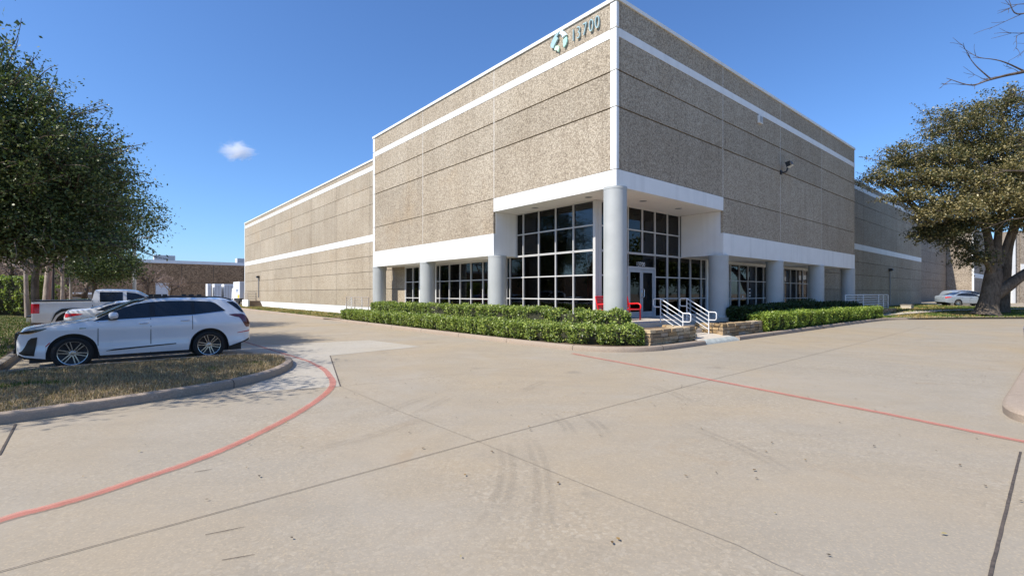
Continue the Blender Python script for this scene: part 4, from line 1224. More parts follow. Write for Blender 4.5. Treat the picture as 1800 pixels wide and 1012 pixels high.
class Car:
    """body loft: X runs back from the front bumper, +y is the left side"""
    def __init__(s, spec):
        s.__dict__.update(spec)
        s.top = smooth_tab(s.top, s.L, s.sm); s.side = smooth_tab(s.side, s.L, s.sm)

    def Y(s, X, z):
        return interp(s.plan, X) * interp(s.wz, z)

    def zb(s, X):
        z = interp(s.bot, X)
        for xc, r in s.arch:
            d = abs(X - xc)
            if d < r: z = max(z, s.zc + math.sqrt(r * r - d * d))
        return z

    def P(s, X, y, z):
        return (s.x0 - X, y, z)

    def build(s, name, label, group, pos, heading, scale, mats, bandlist, topbands, detail=True, cat='car'):
        s.x0 = (s.arch[0][0] + s.arch[1][0]) / 2
        root = thing(name, label, cat, (pos[0], pos[1], pos[2]), 'W', heading, group)
        root.scale = (scale,) * 3
        ORG[root.name] = (0, 0, 0)
        xs = sorted(set([round(x, 3) for x in np.arange(0, s.L + 0.001, 0.05)] + [round(x, 3) for xc, r in s.arch for x in np.linspace(xc - r + 0.001, xc + r - 0.001, 27)] + [0.02, s.L - 0.02] + s.extra))
        rows = []
        nz, ny = 16, 10
        for X in xs:
            zb, zs, zt = s.zb(X), interp(s.side, X), interp(s.top, X)
            zb = min(zb, zs - 0.02)
            ring = []
            for k in range(nz + 1):
                z = zb + (zs - zb) * k / nz
                ring.append((X, s.Y(X, z), z))
            ys = s.Y(X, zs)
            half = []
            for k in range(1, ny + 1):
                t = 1 - k / ny
                half.append((X, ys * t, zs + (zt - zs) * (1 - t ** 2.6)))
            full = ring + half
            mir = [(X, -y, z) for X_, y, z in full[:-1][::-1]]
            rows.append([s.P(*p) for p in full + mir])
        m = MB(); m.grid(rows)
        k = len(rows[0]); m.f.append(tuple(range(k))[::-1]); l = (len(rows) - 1) * k; m.f.append(tuple(range(l, l + k)))
        m.build('body', mats['paint'], root, autosm=38)
        # dark underbody that fills the arches
        m = MB(); w = interp(s.wz, 0.5) * 0.78; a0, a1 = s.arch[0][0], s.arch[1][0]
        m.box(s.x0 - s.L + 0.25, s.x0 - 0.22, -w, w, 0.20, min(interp(s.side, a0), interp(s.side, a1)) - 0.12)
        w2 = interp(s.wz, 0.5) * 0.955
        m.box(s.x0 - (a1 - s.arch[1][1]), s.x0 - (a0 + s.arch[0][1]), -w2, w2, 0.21, 0.40)
        m.build('underbody', M['black'], root)
        for b in bandlist:
            nm, mt, X0, X1, lo, hi, off = b[:7]
            sides = b[7] if len(b) > 7 else (1, -1)
            for sd in sides:
                R_ = []
                n = max(2, int((X1 - X0) / 0.05))
                for i in range(n + 1):
                    X = X0 + (X1 - X0) * i / n; z0 = interp(lo, X); z1 = interp(hi, X); col = []
                    for j in range(5):
                        z = z0 + (z1 - z0) * j / 4; col.append(s.P(X, sd * (s.Y(X, z) + off), z))
                    R_.append(col)
                m = MB(); m.grid(R_, flip=(sd < 0)); m.build(nm, M[mt] if isinstance(mt, str) else mt, root, smooth=True)
        for nm, mt, X0, X1, f, off in topbands:
            R_ = []
            n = max(3, int((X1 - X0) / 0.06))
            for i in range(n + 1):
                X = X0 + (X1 - X0) * i / n; zs, zt = interp(s.side, X), interp(s.top, X); ys = s.Y(X, zs); col = []
                for j in range(13):
                    t = -f + 2 * f * j / 12
                    col.append(s.P(X, ys * t, zs + (zt - zs) * (1 - abs(t) ** 2.6) + off))
                R_.append(col)
            m = MB(); m.grid(R_); m.build(nm, M[mt], root, smooth=True)
        # wheels
        R0, rr, wd = s.wheel
        for xc in (a0, a1):
            for sd in (1, -1):
                yo = sd * (interp(s.wz, 0.45) * 0.985)
                mp = lambda x, y, z, xc=xc, sd=sd, yo=yo: (s.x0 - xc + x, yo - sd * z, s.zc + y)
                m = MB(); m.lathe([(0.001, 0.10), (rr * 0.55, 0.09), (rr * 0.97, 0.05), (rr, 0.02), (rr, wd - 0.02), (0.001, wd - 0.03)], 36, mp)
                wh = m.build('wheel', M['brake'], root, autosm=40)
                m = MB(); m.lathe([(rr, 0.015), (rr + 0.02, 0.0), (rr + 0.05, -0.006), (R0 - 0.03, 0.006), (R0 - 0.008, 0.025), (R0, 0.05), (R0, wd - 0.05), (R0 - 0.02, wd - 0.01), (rr, wd)], 44, mp)
                m.build('tyre', M['tyre'], wh, autosm=30)
                m = MB()
                m.lathe([(rr - 0.018, 0.03), (rr - 0.014, 0.004), (rr, 0.0), (rr + 0.006, 0.014)], 44, mp)
                m.lathe([(0.001, 0.012), (0.045, 0.014), (0.07, 0.03), (0.07, 0.06)], 20, mp)
                nsp = s.spokes
                for k in range(nsp):
                    for dd in ((-0.16, 0.16) if nsp <= 7 else (0.0,)):
                        t0 = 2 * math.pi * k / nsp + 0.2; t1 = t0 + dd * 0.9
                        p0 = (0.05 * math.cos(t0 + dd * 2.4), 0.05 * math.sin(t0 + dd * 2.4)); p1 = ((rr - 0.012) * math.cos(t1), (rr - 0.012) * math.sin(t1))
                        nx, nyv = -(p1[1] - p0[1]), p1[0] - p0[0]; ln = math.hypot(nx, nyv); nx, nyv = nx / ln, nyv / ln
                        w0, w1 = s.spw
                        poly = [(p0[0] + nx * w0, p0[1] + nyv * w0), (p1[0] + nx * w1, p1[1] + nyv * w1), (p1[0] - nx * w1, p1[1] - nyv * w1), (p0[0] - nx * w0, p0[1] - nyv * w0)]
                        vs = [mp(u, v, 0.020 if i in (0, 3) else 0.008) for i, (u, v) in enumerate(poly)] + [mp(u, v, 0.05) for u, v in poly]
                        m.add(vs, [(0, 1, 2, 3), (4, 7, 6, 5), (0, 4, 5, 1), (1, 5, 6, 2), (2, 6, 7, 3), (3, 7, 4, 0)])
                m.build('rim', M['rim'], wh, autosm=30)
        s.root = root
        return root

    def mirror(s, X, z, mat):
        for sd in (1, -1):
            y0 = s.Y(X, z) - 0.03
            m = MB(); V = []
            nu, nv = 12, 8
            for i in range(nu + 1):
                row = []
                for j in range(nv + 1):
                    th = math.pi * j / nv; ph = 2 * math.pi * i / nu
                    a = 0.10 * math.copysign(abs(math.sin(th) * math.cos(ph)) ** 0.7, math.sin(th) * math.cos(ph))
                    b = 0.125 * math.copysign(abs(math.cos(th)) ** 0.8, math.cos(th))
                    c = 0.085 * math.copysign(abs(math.sin(th) * math.sin(ph)) ** 0.7, math.sin(th) * math.sin(ph))
                    row.append((s.x0 - X - 0.12 + a, sd * (y0 + 0.17 + b), z + 0.10 + c))
                V.append(row)
            m.grid(V); m.tube([(s.x0 - X - 0.08, sd * (y0 - 0.02), z), (s.x0 - X - 0.11, sd * (y0 + 0.10), z + 0.06)], 0.035, 8)
            m.build('mirror', mat, s.root, autosm=60)

    def handle(s, X, z, mat='chrome', ln=0.20, sides=(1, -1)):
        for sd in sides:
            m = MB(); y = lambda x: sd * (s.Y(x, z) + 0.03)
            y2 = lambda x: sd * (s.Y(x, z) - 0.01)
            m.tube([(s.x0 - X, y2(X), z), (s.x0 - X - 0.03, y(X), z), (s.x0 - X - ln + 0.03, y(X + ln), z), (s.x0 - X - ln, y2(X + ln), z)], 0.014, 8)
            m.build('door_handle', M[mat], s.root, autosm=60)


def K(v): return [(0, v)]


def seam(X, z0, z1, w=0.014, slant=0.0):
    return ('door_seam', 'trim', X, X + w, K(z0), K(z1), 0.0025)


# ---- the white SUV
SUV = dict(L=4.94, sm=0.09, zc=0.40, wheel=(0.40, 0.285, 0.25), spokes=6, spw=(0.014, 0.010),
           top=[(0, .80), (.03, .93), (.10, 1.02), (.25, 1.065), (.7, 1.14), (1.2, 1.21), (1.38, 1.25), (1.8, 1.475), (2.15, 1.65), (2.45, 1.725), (3.0, 1.755), (3.8, 1.75), (4.3, 1.73), (4.54, 1.70), (4.60, 1.64), (4.78, 1.33), (4.87, 1.15), (4.92, 1.0), (4.94, .92)],
           side=[(0, .72), (.03, .84), (.10, .93), (.25, .99), (.7, 1.075), (1.2, 1.15), (1.38, 1.185), (1.8, 1.41), (2.15, 1.585), (2.45, 1.66), (3.0, 1.69), (3.8, 1.685), (4.3, 1.665), (4.52, 1.635), (4.58, 1.58), (4.76, 1.28), (4.86, 1.08), (4.92, .92), (4.94, .84)],
           plan=[(0, .62), (.03, .70), (.08, .765), (.18, .83), (.32, .89), (.5, .945), (.7, .98), (1.0, 1.0), (4.1, 1.0), (4.4, .99), (4.6, .97), (4.75, .935), (4.85, .88), (4.91, .81), (4.94, .72)],
           wz=[(.2, .90), (.34, .945), (.43, .970), (.50, .968), (.62, .950), (.80, .962), (.96, .987), (1.04, .980), (1.2, .935), (1.3, .90), (1.68, .745), (1.78, .70)],
           bot=[(0, .40), (.15, .32), (.4, .27), (1.5, .25), (3.3, .25), (4.3, .30), (4.72, .42), (4.94, .50)],
           arch=[(.98, .475), (3.84, .475)], extra=[])
suv = Car(SUV)
zl = [(1.36, 1.16), (2.5, 1.215), (3.5, 1.262), (4.26, 1.35)]
zh = [(1.36, 1.165), (1.6, 1.315), (1.9, 1.47), (2.2, 1.575), (2.5, 1.625), (2.9, 1.65), (3.4, 1.65), (3.9, 1.62), (4.02, 1.575), (4.26, 1.355)]
inn = lambda tab, d: [(x, z + d) for x, z in tab]
bands = [('window_surround', 'trim', 1.36, 4.26, zl, zh, 0.004),
         ('side_window', 'carglass', 1.44, 2.49, inn(zl, .018), inn(zh, -.02), 0.008),
         ('side_window', 'carglass', 2.60, 3.42, inn(zl, .018), inn(zh, -.02), 0.008),
         ('side_window', 'carglass', 3.50, 4.17, inn(zl, .018), inn(zh, -.02), 0.008),
         seam(1.44, .36, 1.16), seam(2.50, .30, 1.21), seam(3.43, .86, 1.25),
         ('belt_trim', 'chrome', 1.40, 4.2, inn(zl, -.012), inn(zl, .004), 0.006),
         ('side_moulding', 'trim', 1.60, 3.06, [(1.6, .40), (2.2, .435), (3.06, .485)], [(1.6, .41), (1.75, .443), (2.2, .468), (3.06, .51)], 0.012),
         ('sill', 'trim', 1.47, 3.36, K(.25), K(.30), 0.006),
         ('wheel_arch_lip', 'carwhite', 0.50, 0.51, K(.5), K(.51), 0.001),
         ('tail_light', 'tailsmoke', 4.34, 4.90, [(4.34, 1.235), (4.5, 1.175), (4.62, 1.15), (4.70, 1.0), (4.78, .86), (4.90, .87)], [(4.34, 1.25), (4.5, 1.262), (4.72, 1.25), (4.82, 1.16), (4.90, 1.0)], 0.008),
         ('reflector', 'taillight', 4.55, 4.90, [(4.55, .70), (4.90, .735)], [(4.55, .715), (4.90, .765)], 0.006),
         ('rear_quarter_glass', 'carglass', 4.31, 4.73, [(4.31, 1.60), (4.42, 1.52), (4.68, 1.30), (4.73, 1.29)], [(4.31, 1.615), (4.48, 1.615), (4.57, 1.55), (4.73, 1.32)], 0.006),
         ('headlight', 'carglass', .035, .52, [(.035, .90), (.25, .905), (.45, .975), (.52, 1.015)], [(.035, .925), (.10, .955), (.3, 1.0), (.52, 1.028)], 0.008),
         ('headlight_bezel', 'chrome', .05, .33, [(.05, .895), (.25, .90), (.33, .935)], [(.05, .905), (.25, .915), (.33, .945)], 0.012),
         ('bumper_vent', 'trim', .05, .36, [(.05, .44), (.12, .40), (.31, .375), (.33, .52), (.36, .79)], [(.05, .47), (.12, .52), (.2, .74), (.25, .80), (.36, .82)], 0.010),
         ('side_marker', 'taillight', .50, .575, [(.50, .575), (.575, .66)], [(.50, .60), (.575, .69)], 0.008),
         ('front_splitter', 'trim', .0, .50, [(0, .385), (.15, .305), (.5, .255)], [(0, .44), (.15, .35), (.5, .29)], 0.008),
         ('rear_valance', 'trim', 4.32, 4.93, [(4.32, .30), (4.72, .42), (4.93, .5)], [(4.32, .325), (4.72, .46), (4.93, .56)], 0.010),
         ('fender_badge', 'chrome', 1.10, 1.22, K(.985), K(1.01), 0.006, (1,)),
         ('fuel_door', 'carwhite', 3.98, 4.22, K(1.00), K(1.14), 0.004, (1,))]
pw = Car.build(suv, 'suv', 'large white three row SUV parked nose-in beside the dormant grass island', 'white vehicles parked at the left', (-9.40, 12.32, 0.0), 0, 0.94,
               dict(paint=M['carwhite']), bands, [('windshield', 'carglass', 1.43, 2.30, .93, 0.012), ('rear_window', 'carglass', 4.61, 4.80, .86, 0.014), ('sunroof', 'carglass', 2.5, 3.9, .62, 0.008)])
suv.mirror(1.62, 1.20, M['carwhite'])
suv.handle(2.26, 1.075); suv.handle(3.17, 1.115)
g = MB(); g.box(suv.x0 - 0.02, suv.x0 + 0.03, -0.50, 0.50, 0.52, 0.90)
for k in range(9): g.box(suv.x0 + 0.031, suv.x0 + 0.04, -0.48, 0.48, 0.54 + k * 0.04, 0.56 + k * 0.04)
g.build('grille', M['trim'], pw)
g = MB(); g.box(suv.x0 + 0.0, suv.x0 + 0.07, -0.26, 0.26, 0.40, 0.51); g.build('number_plate', M['trim'], pw)
for sd in (1, -1):
    g = MB(); X_ = np.linspace(2.25, 4.45, 14)
    g.tube([(suv.x0 - x, sd * (suv.Y(x, interp(suv.side, x)) - 0.045), interp(suv.side, x) + 0.02 + 0.055 * min(1, (x - 2.25) / 0.25, (4.45 - x) / 0.3)) for x in X_], 0.019, 8)
    g.build('roof_rail', M['trim'], pw, autosm=60)
    g = MB()
    for x in (2.72, 3.52):
        for dx in (-0.07, 0.13): g.box(suv.x0 - x - dx - 0.05, suv.x0 - x - dx + 0.05, sd * 0.60 - 0.05, sd * 0.60 + 0.05, 1.755, 1.83)
    g.build('rack_foot', M['trim'], pw)
g = MB(); g.prism([(0, 0), (0.24, 0), (0.22, 0.05), (0.10, 0.085)], -0.02, 0.02, lambda u, v, w: (suv.x0 - 4.36 + 0.24 - u, w, 1.70 + v)); g.build('antenna_fin', M['carwhite'], pw)
for xc in (1.49, 4.33):
    for sd in (1, -1):
        g = MB(); g.box(suv.x0 - xc - 0.012, suv.x0 - xc + 0.012, sd * 0.80 - 0.11, sd * 0.80 + 0.11, 0.22, 0.46); g.build('mud_flap', M['trim'], pw)
for X in (2.05, 2.95):
    for sd in (0.36, -0.36):
        g = MB(); g.box(suv.x0 - X - 0.08, suv.x0 - X + 0.05, sd - 0.12, sd + 0.12, 1.1, 1.48); g.build('headrest', M['trim'], pw)
pw.rotation_euler = (0, 0, math.pi + math.radians(42.3))
# keep the near wheels where they stand: shift from axle midpoint of the near side to the car centre line
nx, ny_ = math.sin(math.radians(42.3)), -math.cos(math.radians(42.3))
pw.location = (-9.06 - nx * 0.89, 11.92 - ny_ * 0.89, 0.0)

# ---- the pickup
PK = dict(L=5.84, sm=0.07, zc=0.41, wheel=(0.41, 0.27, 0.26), spokes=6, spw=(0.03, 0.03),
          top=[(0, .98), (.05, 1.10), (.15, 1.18), (1.2, 1.27), (1.45, 1.30), (1.95, 1.66), (2.3, 1.88), (2.6, 1.93), (3.5, 1.94), (3.80, 1.91), (3.87, 1.86), (3.90, 1.46), (5.80, 1.44), (5.84, 1.36)],
          side=[(0, .90), (.05, 1.02), (.15, 1.10), (1.2, 1.19), (1.45, 1.23), (1.95, 1.59), (2.3, 1.81), (2.6, 1.865), (3.5, 1.875), (3.80, 1.85), (3.87, 1.80), (3.90, 1.43), (5.80, 1.41), (5.84, 1.33)],
          plan=[(0, .82), (.1, .90), (.3, .96), (.6, 1.0), (5.78, 1.0), (5.84, .975)],
          wz=[(.3, .95), (.6, 1.0), (.9, 1.01), (1.15, .995), (1.3, .975), (1.45, .94), (1.9, .76), (1.95, .74)],
          bot=[(0, .42), (.3, .38), (3.9, .40), (5.84, .52)], arch=[(.98, .57), (4.55, .57)], extra=[3.86, 3.87, 3.88, 3.89, 3.90, 3.91])
pk = Car(PK)
bp = [('side_window', 'carglass', 1.78, 2.72, [(1.78, 1.36), (2.72, 1.36)], [(1.78, 1.40), (2.0, 1.55), (2.3, 1.72), (2.72, 1.80)], 0.006),
      ('side_window', 'carglass', 2.86, 3.66, K(1.36), [(2.86, 1.80), (3.66, 1.80)], 0.006),
      seam(2.78, .45, 1.35), seam(3.70, .45, 1.40), seam(3.895, .5, 1.42, 0.02),
      ('tail_light', 'taillight', 5.58, 5.835, K(.90), K(1.30), 0.010),
      ('bed_rail_cap', 'trim', 3.93, 5.83, [(3.93, 1.40), (5.83, 1.375)], [(3.93, 1.455), (5.83, 1.43)], 0.012),
      ('wheel_arch_trim', 'trim', 3.88, 5.22, [(3.88, .50), (4.02, .80), (4.2, .95), (4.55, 1.00), (4.9, .95), (5.08, .80), (5.22, .50)], [(3.88, .56), (4.0, .92), (4.2, 1.08), (4.55, 1.11), (4.9, 1.08), (5.1, .92), (5.22, .56)], 0.03)]
pr = pk.build('pickup_truck', 'white crew cab pickup with a red tail lamp parked beyond the sedan', 'white vehicles parked at the left', (0, 0, 0), 0, 1.0, dict(paint=M['carwhite']), bp,
              [('windshield', 'carglass', 1.50, 2.25, .93, 0.012), ('bed_cover', 'trim', 3.95, 5.75, .93, 0.012)], cat='pickup')
pk.mirror(1.95, 1.34, M['carwhite']); pk.handle(2.50, 1.20); pk.handle(3.40, 1.20)
g = MB(); g.box(pk.x0 - 5.98, pk.x0 - 5.80, -0.93, 0.93, 0.55, 0.74); g.build('rear_bumper', M['chrome'], pr)
g = MB(); g.box(pk.x0 - 5.985, pk.x0 - 5.79, -0.90, 0.90, 0.742, 0.79); g.build('bumper_step', M['trim'], pr)
pr.rotation_euler = (0, 0, TH)
d = 5.84 - pk.x0            # distance from axle midpoint to tail
pr.location = (-20.0 + RX * d - RY * 1.0, 20.0 + RY * d + RX * 1.0, 0.0)

# ---- sedans
SD = dict(L=4.9, sm=0.10, zc=0.34, wheel=(0.34, 0.235, 0.22), spokes=7, spw=(0.016, 0.014),
          top=[(0, .66), (.05, .76), (.2, .84), (1.0, .96), (1.35, 1.02), (1.9, 1.28), (2.3, 1.42), (2.8, 1.46), (3.3, 1.42), (3.9, 1.23), (4.22, 1.14), (4.75, 1.11), (4.85, 1.05), (4.9, .85)],
          side=[(0, .58), (.05, .68), (.2, .77), (1.0, .89), (1.35, .96), (1.9, 1.22), (2.3, 1.36), (2.8, 1.40), (3.3, 1.36), (3.9, 1.17), (4.22, 1.08), (4.75, 1.04), (4.85, .98), (4.9, .8)],
          plan=[(0, .60), (.05, .72), (.15, .82), (.35, .91), (.7, .985), (1.1, 1.0), (4.0, 1.0), (4.4, .97), (4.7, .90), (4.82, .82), (4.9, .70)],
          wz=[(.2, .84), (.35, .90), (.6, .92), (.85, .92), (.98, .89), (1.1, .82), (1.42, .62), (1.46, .60)],
          bot=[(0, .30), (.3, .22), (3.5, .22), (4.4, .28), (4.9, .42)], arch=[(.93, .385), (3.76, .385)], extra=[])


def sedan(label, paintm, group, pos, heading, scale=1.0, name='car'):
    s = Car(SD)
    lo = [(1.62, .985), (3.0, 1.01), (3.95, 1.06)]
    hi = [(1.62, .99), (1.95, 1.20), (2.25, 1.33), (2.7, 1.375), (3.2, 1.345), (3.6, 1.25), (3.95, 1.065)]
    bs = [('window_surround', 'trim', 1.62, 3.95, lo, hi, 0.004),
          ('side_window', 'carglass', 1.72, 2.62, inn(lo, .015), inn(hi, -.02), 0.008), ('side_window', 'carglass', 2.72, 3.78, inn(lo, .015), inn(hi, -.02), 0.008),
          seam(1.62, .3, .98), seam(2.66, .3, 1.0), seam(3.56, .62, 1.03),
          ('tail_light', 'taillight', 4.35, 4.87, [(4.35, .92), (4.87, .80)], [(4.35, .935), (4.6, .96), (4.87, .95)], 0.008),
          ('headlight', 'carglass', .06, .55, [(.06, .60), (.55, .74)], [(.06, .68), (.55, .78)], 0.008),
          ('sill', 'trim', 1.32, 3.37, K(.22), K(.27), 0.006)]
    r = s.build(name, label, group, (0, 0, 0), 0, scale, dict(paint=paintm), bs, [('windshield', 'carglass', 1.45, 2.2, .92, 0.01), ('rear_window', 'carglass', 3.38, 4.12, .88, 0.012)])
    s.mirror(1.78, 1.0, paintm); s.handle(2.45, .88, 'chrome'); s.handle(3.32, .90, 'chrome')
    g = MB(); g.box(s.x0 - .03, s.x0 + .02, -.5, .5, .38, .58); g.build('grille', M['trim'], r)
    r.rotation_euler = (0, 0, heading)
    r.location = pos
    return r, s


def tail_at(X, Y, side, half=0.92, L=4.9, x0=(0.93 + 3.76) / 2):
    d = L - x0
    return (X + RX * d - RY * half * side, Y + RY * d + RX * half * side, 0.0)


sedan('white sedan with a red tail lamp parked between the SUV and the pickup', M['carwhite'], 'white vehicles parked at the left', tail_at(-17.2, 18.45, 1), TH)
sedan('white sedan mostly hidden behind the bed of the pickup', M['carwhite'], 'white vehicles parked at the left', tail_at(-22.4, 24.3, 1), TH, 1.12)
sedan('dark red car just visible behind the pickup cab', M['carred'], 'cars half hidden behind the pickup', tail_at(-24.6, 27.6, 1), TH, 1.13)
# two cars on the far right
sedan('silver sedan parked side-on beyond the oak trunk', M['carsilver'], 'silver cars beyond the oak', (47.3, 50.2, gz(47, 50)), math.radians(-4), 1.0)
sv2 = Car(SUV)
r2 = sv2.build('suv', 'light silver SUV partly behind the oak trunk and the silver sedan', 'silver cars beyond the oak', (50.6, 53.5, gz(50, 53)), math.radians(-6), 0.95, dict(paint=M['carsilver']), bands[:4] + bands[8:9], [('windshield', 'carglass', 1.43, 2.30, .93, 0.012)])
sv2.mirror(1.62, 1.20, M['carsilver'])
# blue car whose bumper corner enters at the right edge
sedan('dark blue car of which only the bumper corner enters the right edge', M['carblue'], None, (17.36, 13.75, 0), math.radians(180 + 8), 1.0)

# ---- trailers at the docks, far left
def container(label, b, w, a, ln, h):
    t = thing('storage_container', label, 'container', (b + w / 2, a + ln / 2, 0), 'B', group='white storage containers at the brown warehouse')
    m = MB(); m.box(b, b + w, a, a + ln, 0.12, h); m.build('box', M['trailer'], t)
    m = MB(); m.box(b + 0.08, b + w - 0.08, a - 0.04, a - 0.003, 0.3, h - 0.15); m.build('door', M['trailergrey'], t)
    m = MB()
    for k in range(max(2, int(w / 0.45))): m.box(b + 0.15 + k * 0.45, b + 0.19 + k * 0.45, a - 0.07, a - 0.041, 0.4, h - 0.3)
    m.build('lock_rod', M['steel'], t)
    m = MB(); m.box(b + 0.05, b + w - 0.05, a + 0.05, a + ln - 0.05, 0.0, 0.118); m.build('skid', M['black'], t)


container('narrow white storage container, leftmost of the three at the brown warehouse', -0.25, 0.5, 84, 2.0, 3.3)
container('middle white storage container at the brown warehouse', 0.75, 1.0, 84, 2.8, 3.3)
container('widest white storage container beside the box truck', 2.15, 1.75, 84, 3.0, 3.3)
bt = thing('box_truck', 'white box truck with blue and yellow marks past the end of the long wall', 'truck', (3.4, 75, 0), 'B')
m = MB(); m.box(2.2, 4.6, 72, 76.6, 0.95, 3.5); m.build('cargo_box', M['trailer'], bt)
m = MB(); m.box(2.25, 4.55, 71.95, 71.997, 1.0, 3.42); m.build('rear_door', M['trailergrey'], bt)
for z0, z1 in ((1.95, 2.08), (2.18, 2.31)):
    m = MB(); m.box(2.192, 2.199, 72.8, 74.6, z0, z1); m.build('marking', M['truckblue'], bt)
m = MB(); m.box(2.185, 2.1985, 72.1, 73.4, 1.0, 1.5); m.build('yellow_panel', M['truckyellow'], bt)
m = MB(); m.prism([(0, 0.5), (1.9, 0.5), (1.9, 1.5), (1.5, 2.5), (0, 2.55)], 2.3, 4.5, lambda u, v, w: (w, 76.65 + u, v)); m.build('cab', M['trailer'], bt)
m = MB(); m.box(2.35, 4.45, 72.1, 78.0, 0.55, 0.94); m.build('chassis', M['black'], bt)
for y in (73.3, 77.6):
    for x in (2.25, 4.3):
        m = MB(); m.lathe([(0.001, 0), (0.44, 0), (0.46, 0.04), (0.46, 0.24), (0.001, 0.26)], 20, lambda X, Y, Z, x=x, y=y: (x + Z, y + X, 0.46 + Y)); m.build('wheel', M['tyre'], bt, autosm=40)

# ================================================================== vegetation
def leaf_quads(C, size, r, up=0.25, aspect=0.55):
    """diamond leaves at centres C with random orientation; returns V (n*4,3)"""
    n = len(C)
    nrm = r.normal(size=(n, 3)); nrm[:, 2] += up * 2; nrm /= np.linalg.norm(nrm, axis=1, keepdims=True)
    t = r.normal(size=(n, 3)); t -= nrm * (t * nrm).sum(1, keepdims=True); t /= np.linalg.norm(t, axis=1, keepdims=True) + 1e-9
    b = np.cross(nrm, t)
    s = (size * r.uniform(0.65, 1.3, n))[:, None]
    V = np.empty((n, 4, 3))
    V[:, 0] = C - t * s * 0.5; V[:, 1] = C + b * s * aspect * 0.5 + nrm * s * 0.06
    V[:, 2] = C + t * s * 0.5; V[:, 3] = C - b * s * aspect * 0.5 + nrm * s * 0.06
    return V.reshape(-1, 3)


def leaf_object(name, C, size, pal, wts, r, mat, parent, up=0.25, aspect=0.55):
    n = len(C)
    pal = np.array(pal); w_ = np.array(wts, float)
    ix = r.choice(len(pal), n, p=w_ / w_.sum()) if w_.ndim == 1 else (w_.cumsum(1) > r.random((n, 1))).argmax(1)
    T = pal[ix] * r.uniform(0.7, 1.3, (n, 1))
    V = leaf_quads(np.asarray(C), size, r, up, aspect)
    return np_mesh(name, V, np.arange(n * 4).reshape(n, 4), mat, parent, tint=np.repeat(T, 4, 0))


# ---- clipped hedges: leaves over a lumpy box, woody core inside
HP = [(0.25, 0.32, 0.075), (0.34, 0.41, 0.10), (0.10, 0.155, 0.035), (0.47, 0.51, 0.13), (0.40, 0.43, 0.26)]
HW = [4, 4, 3, 2, 0.8]


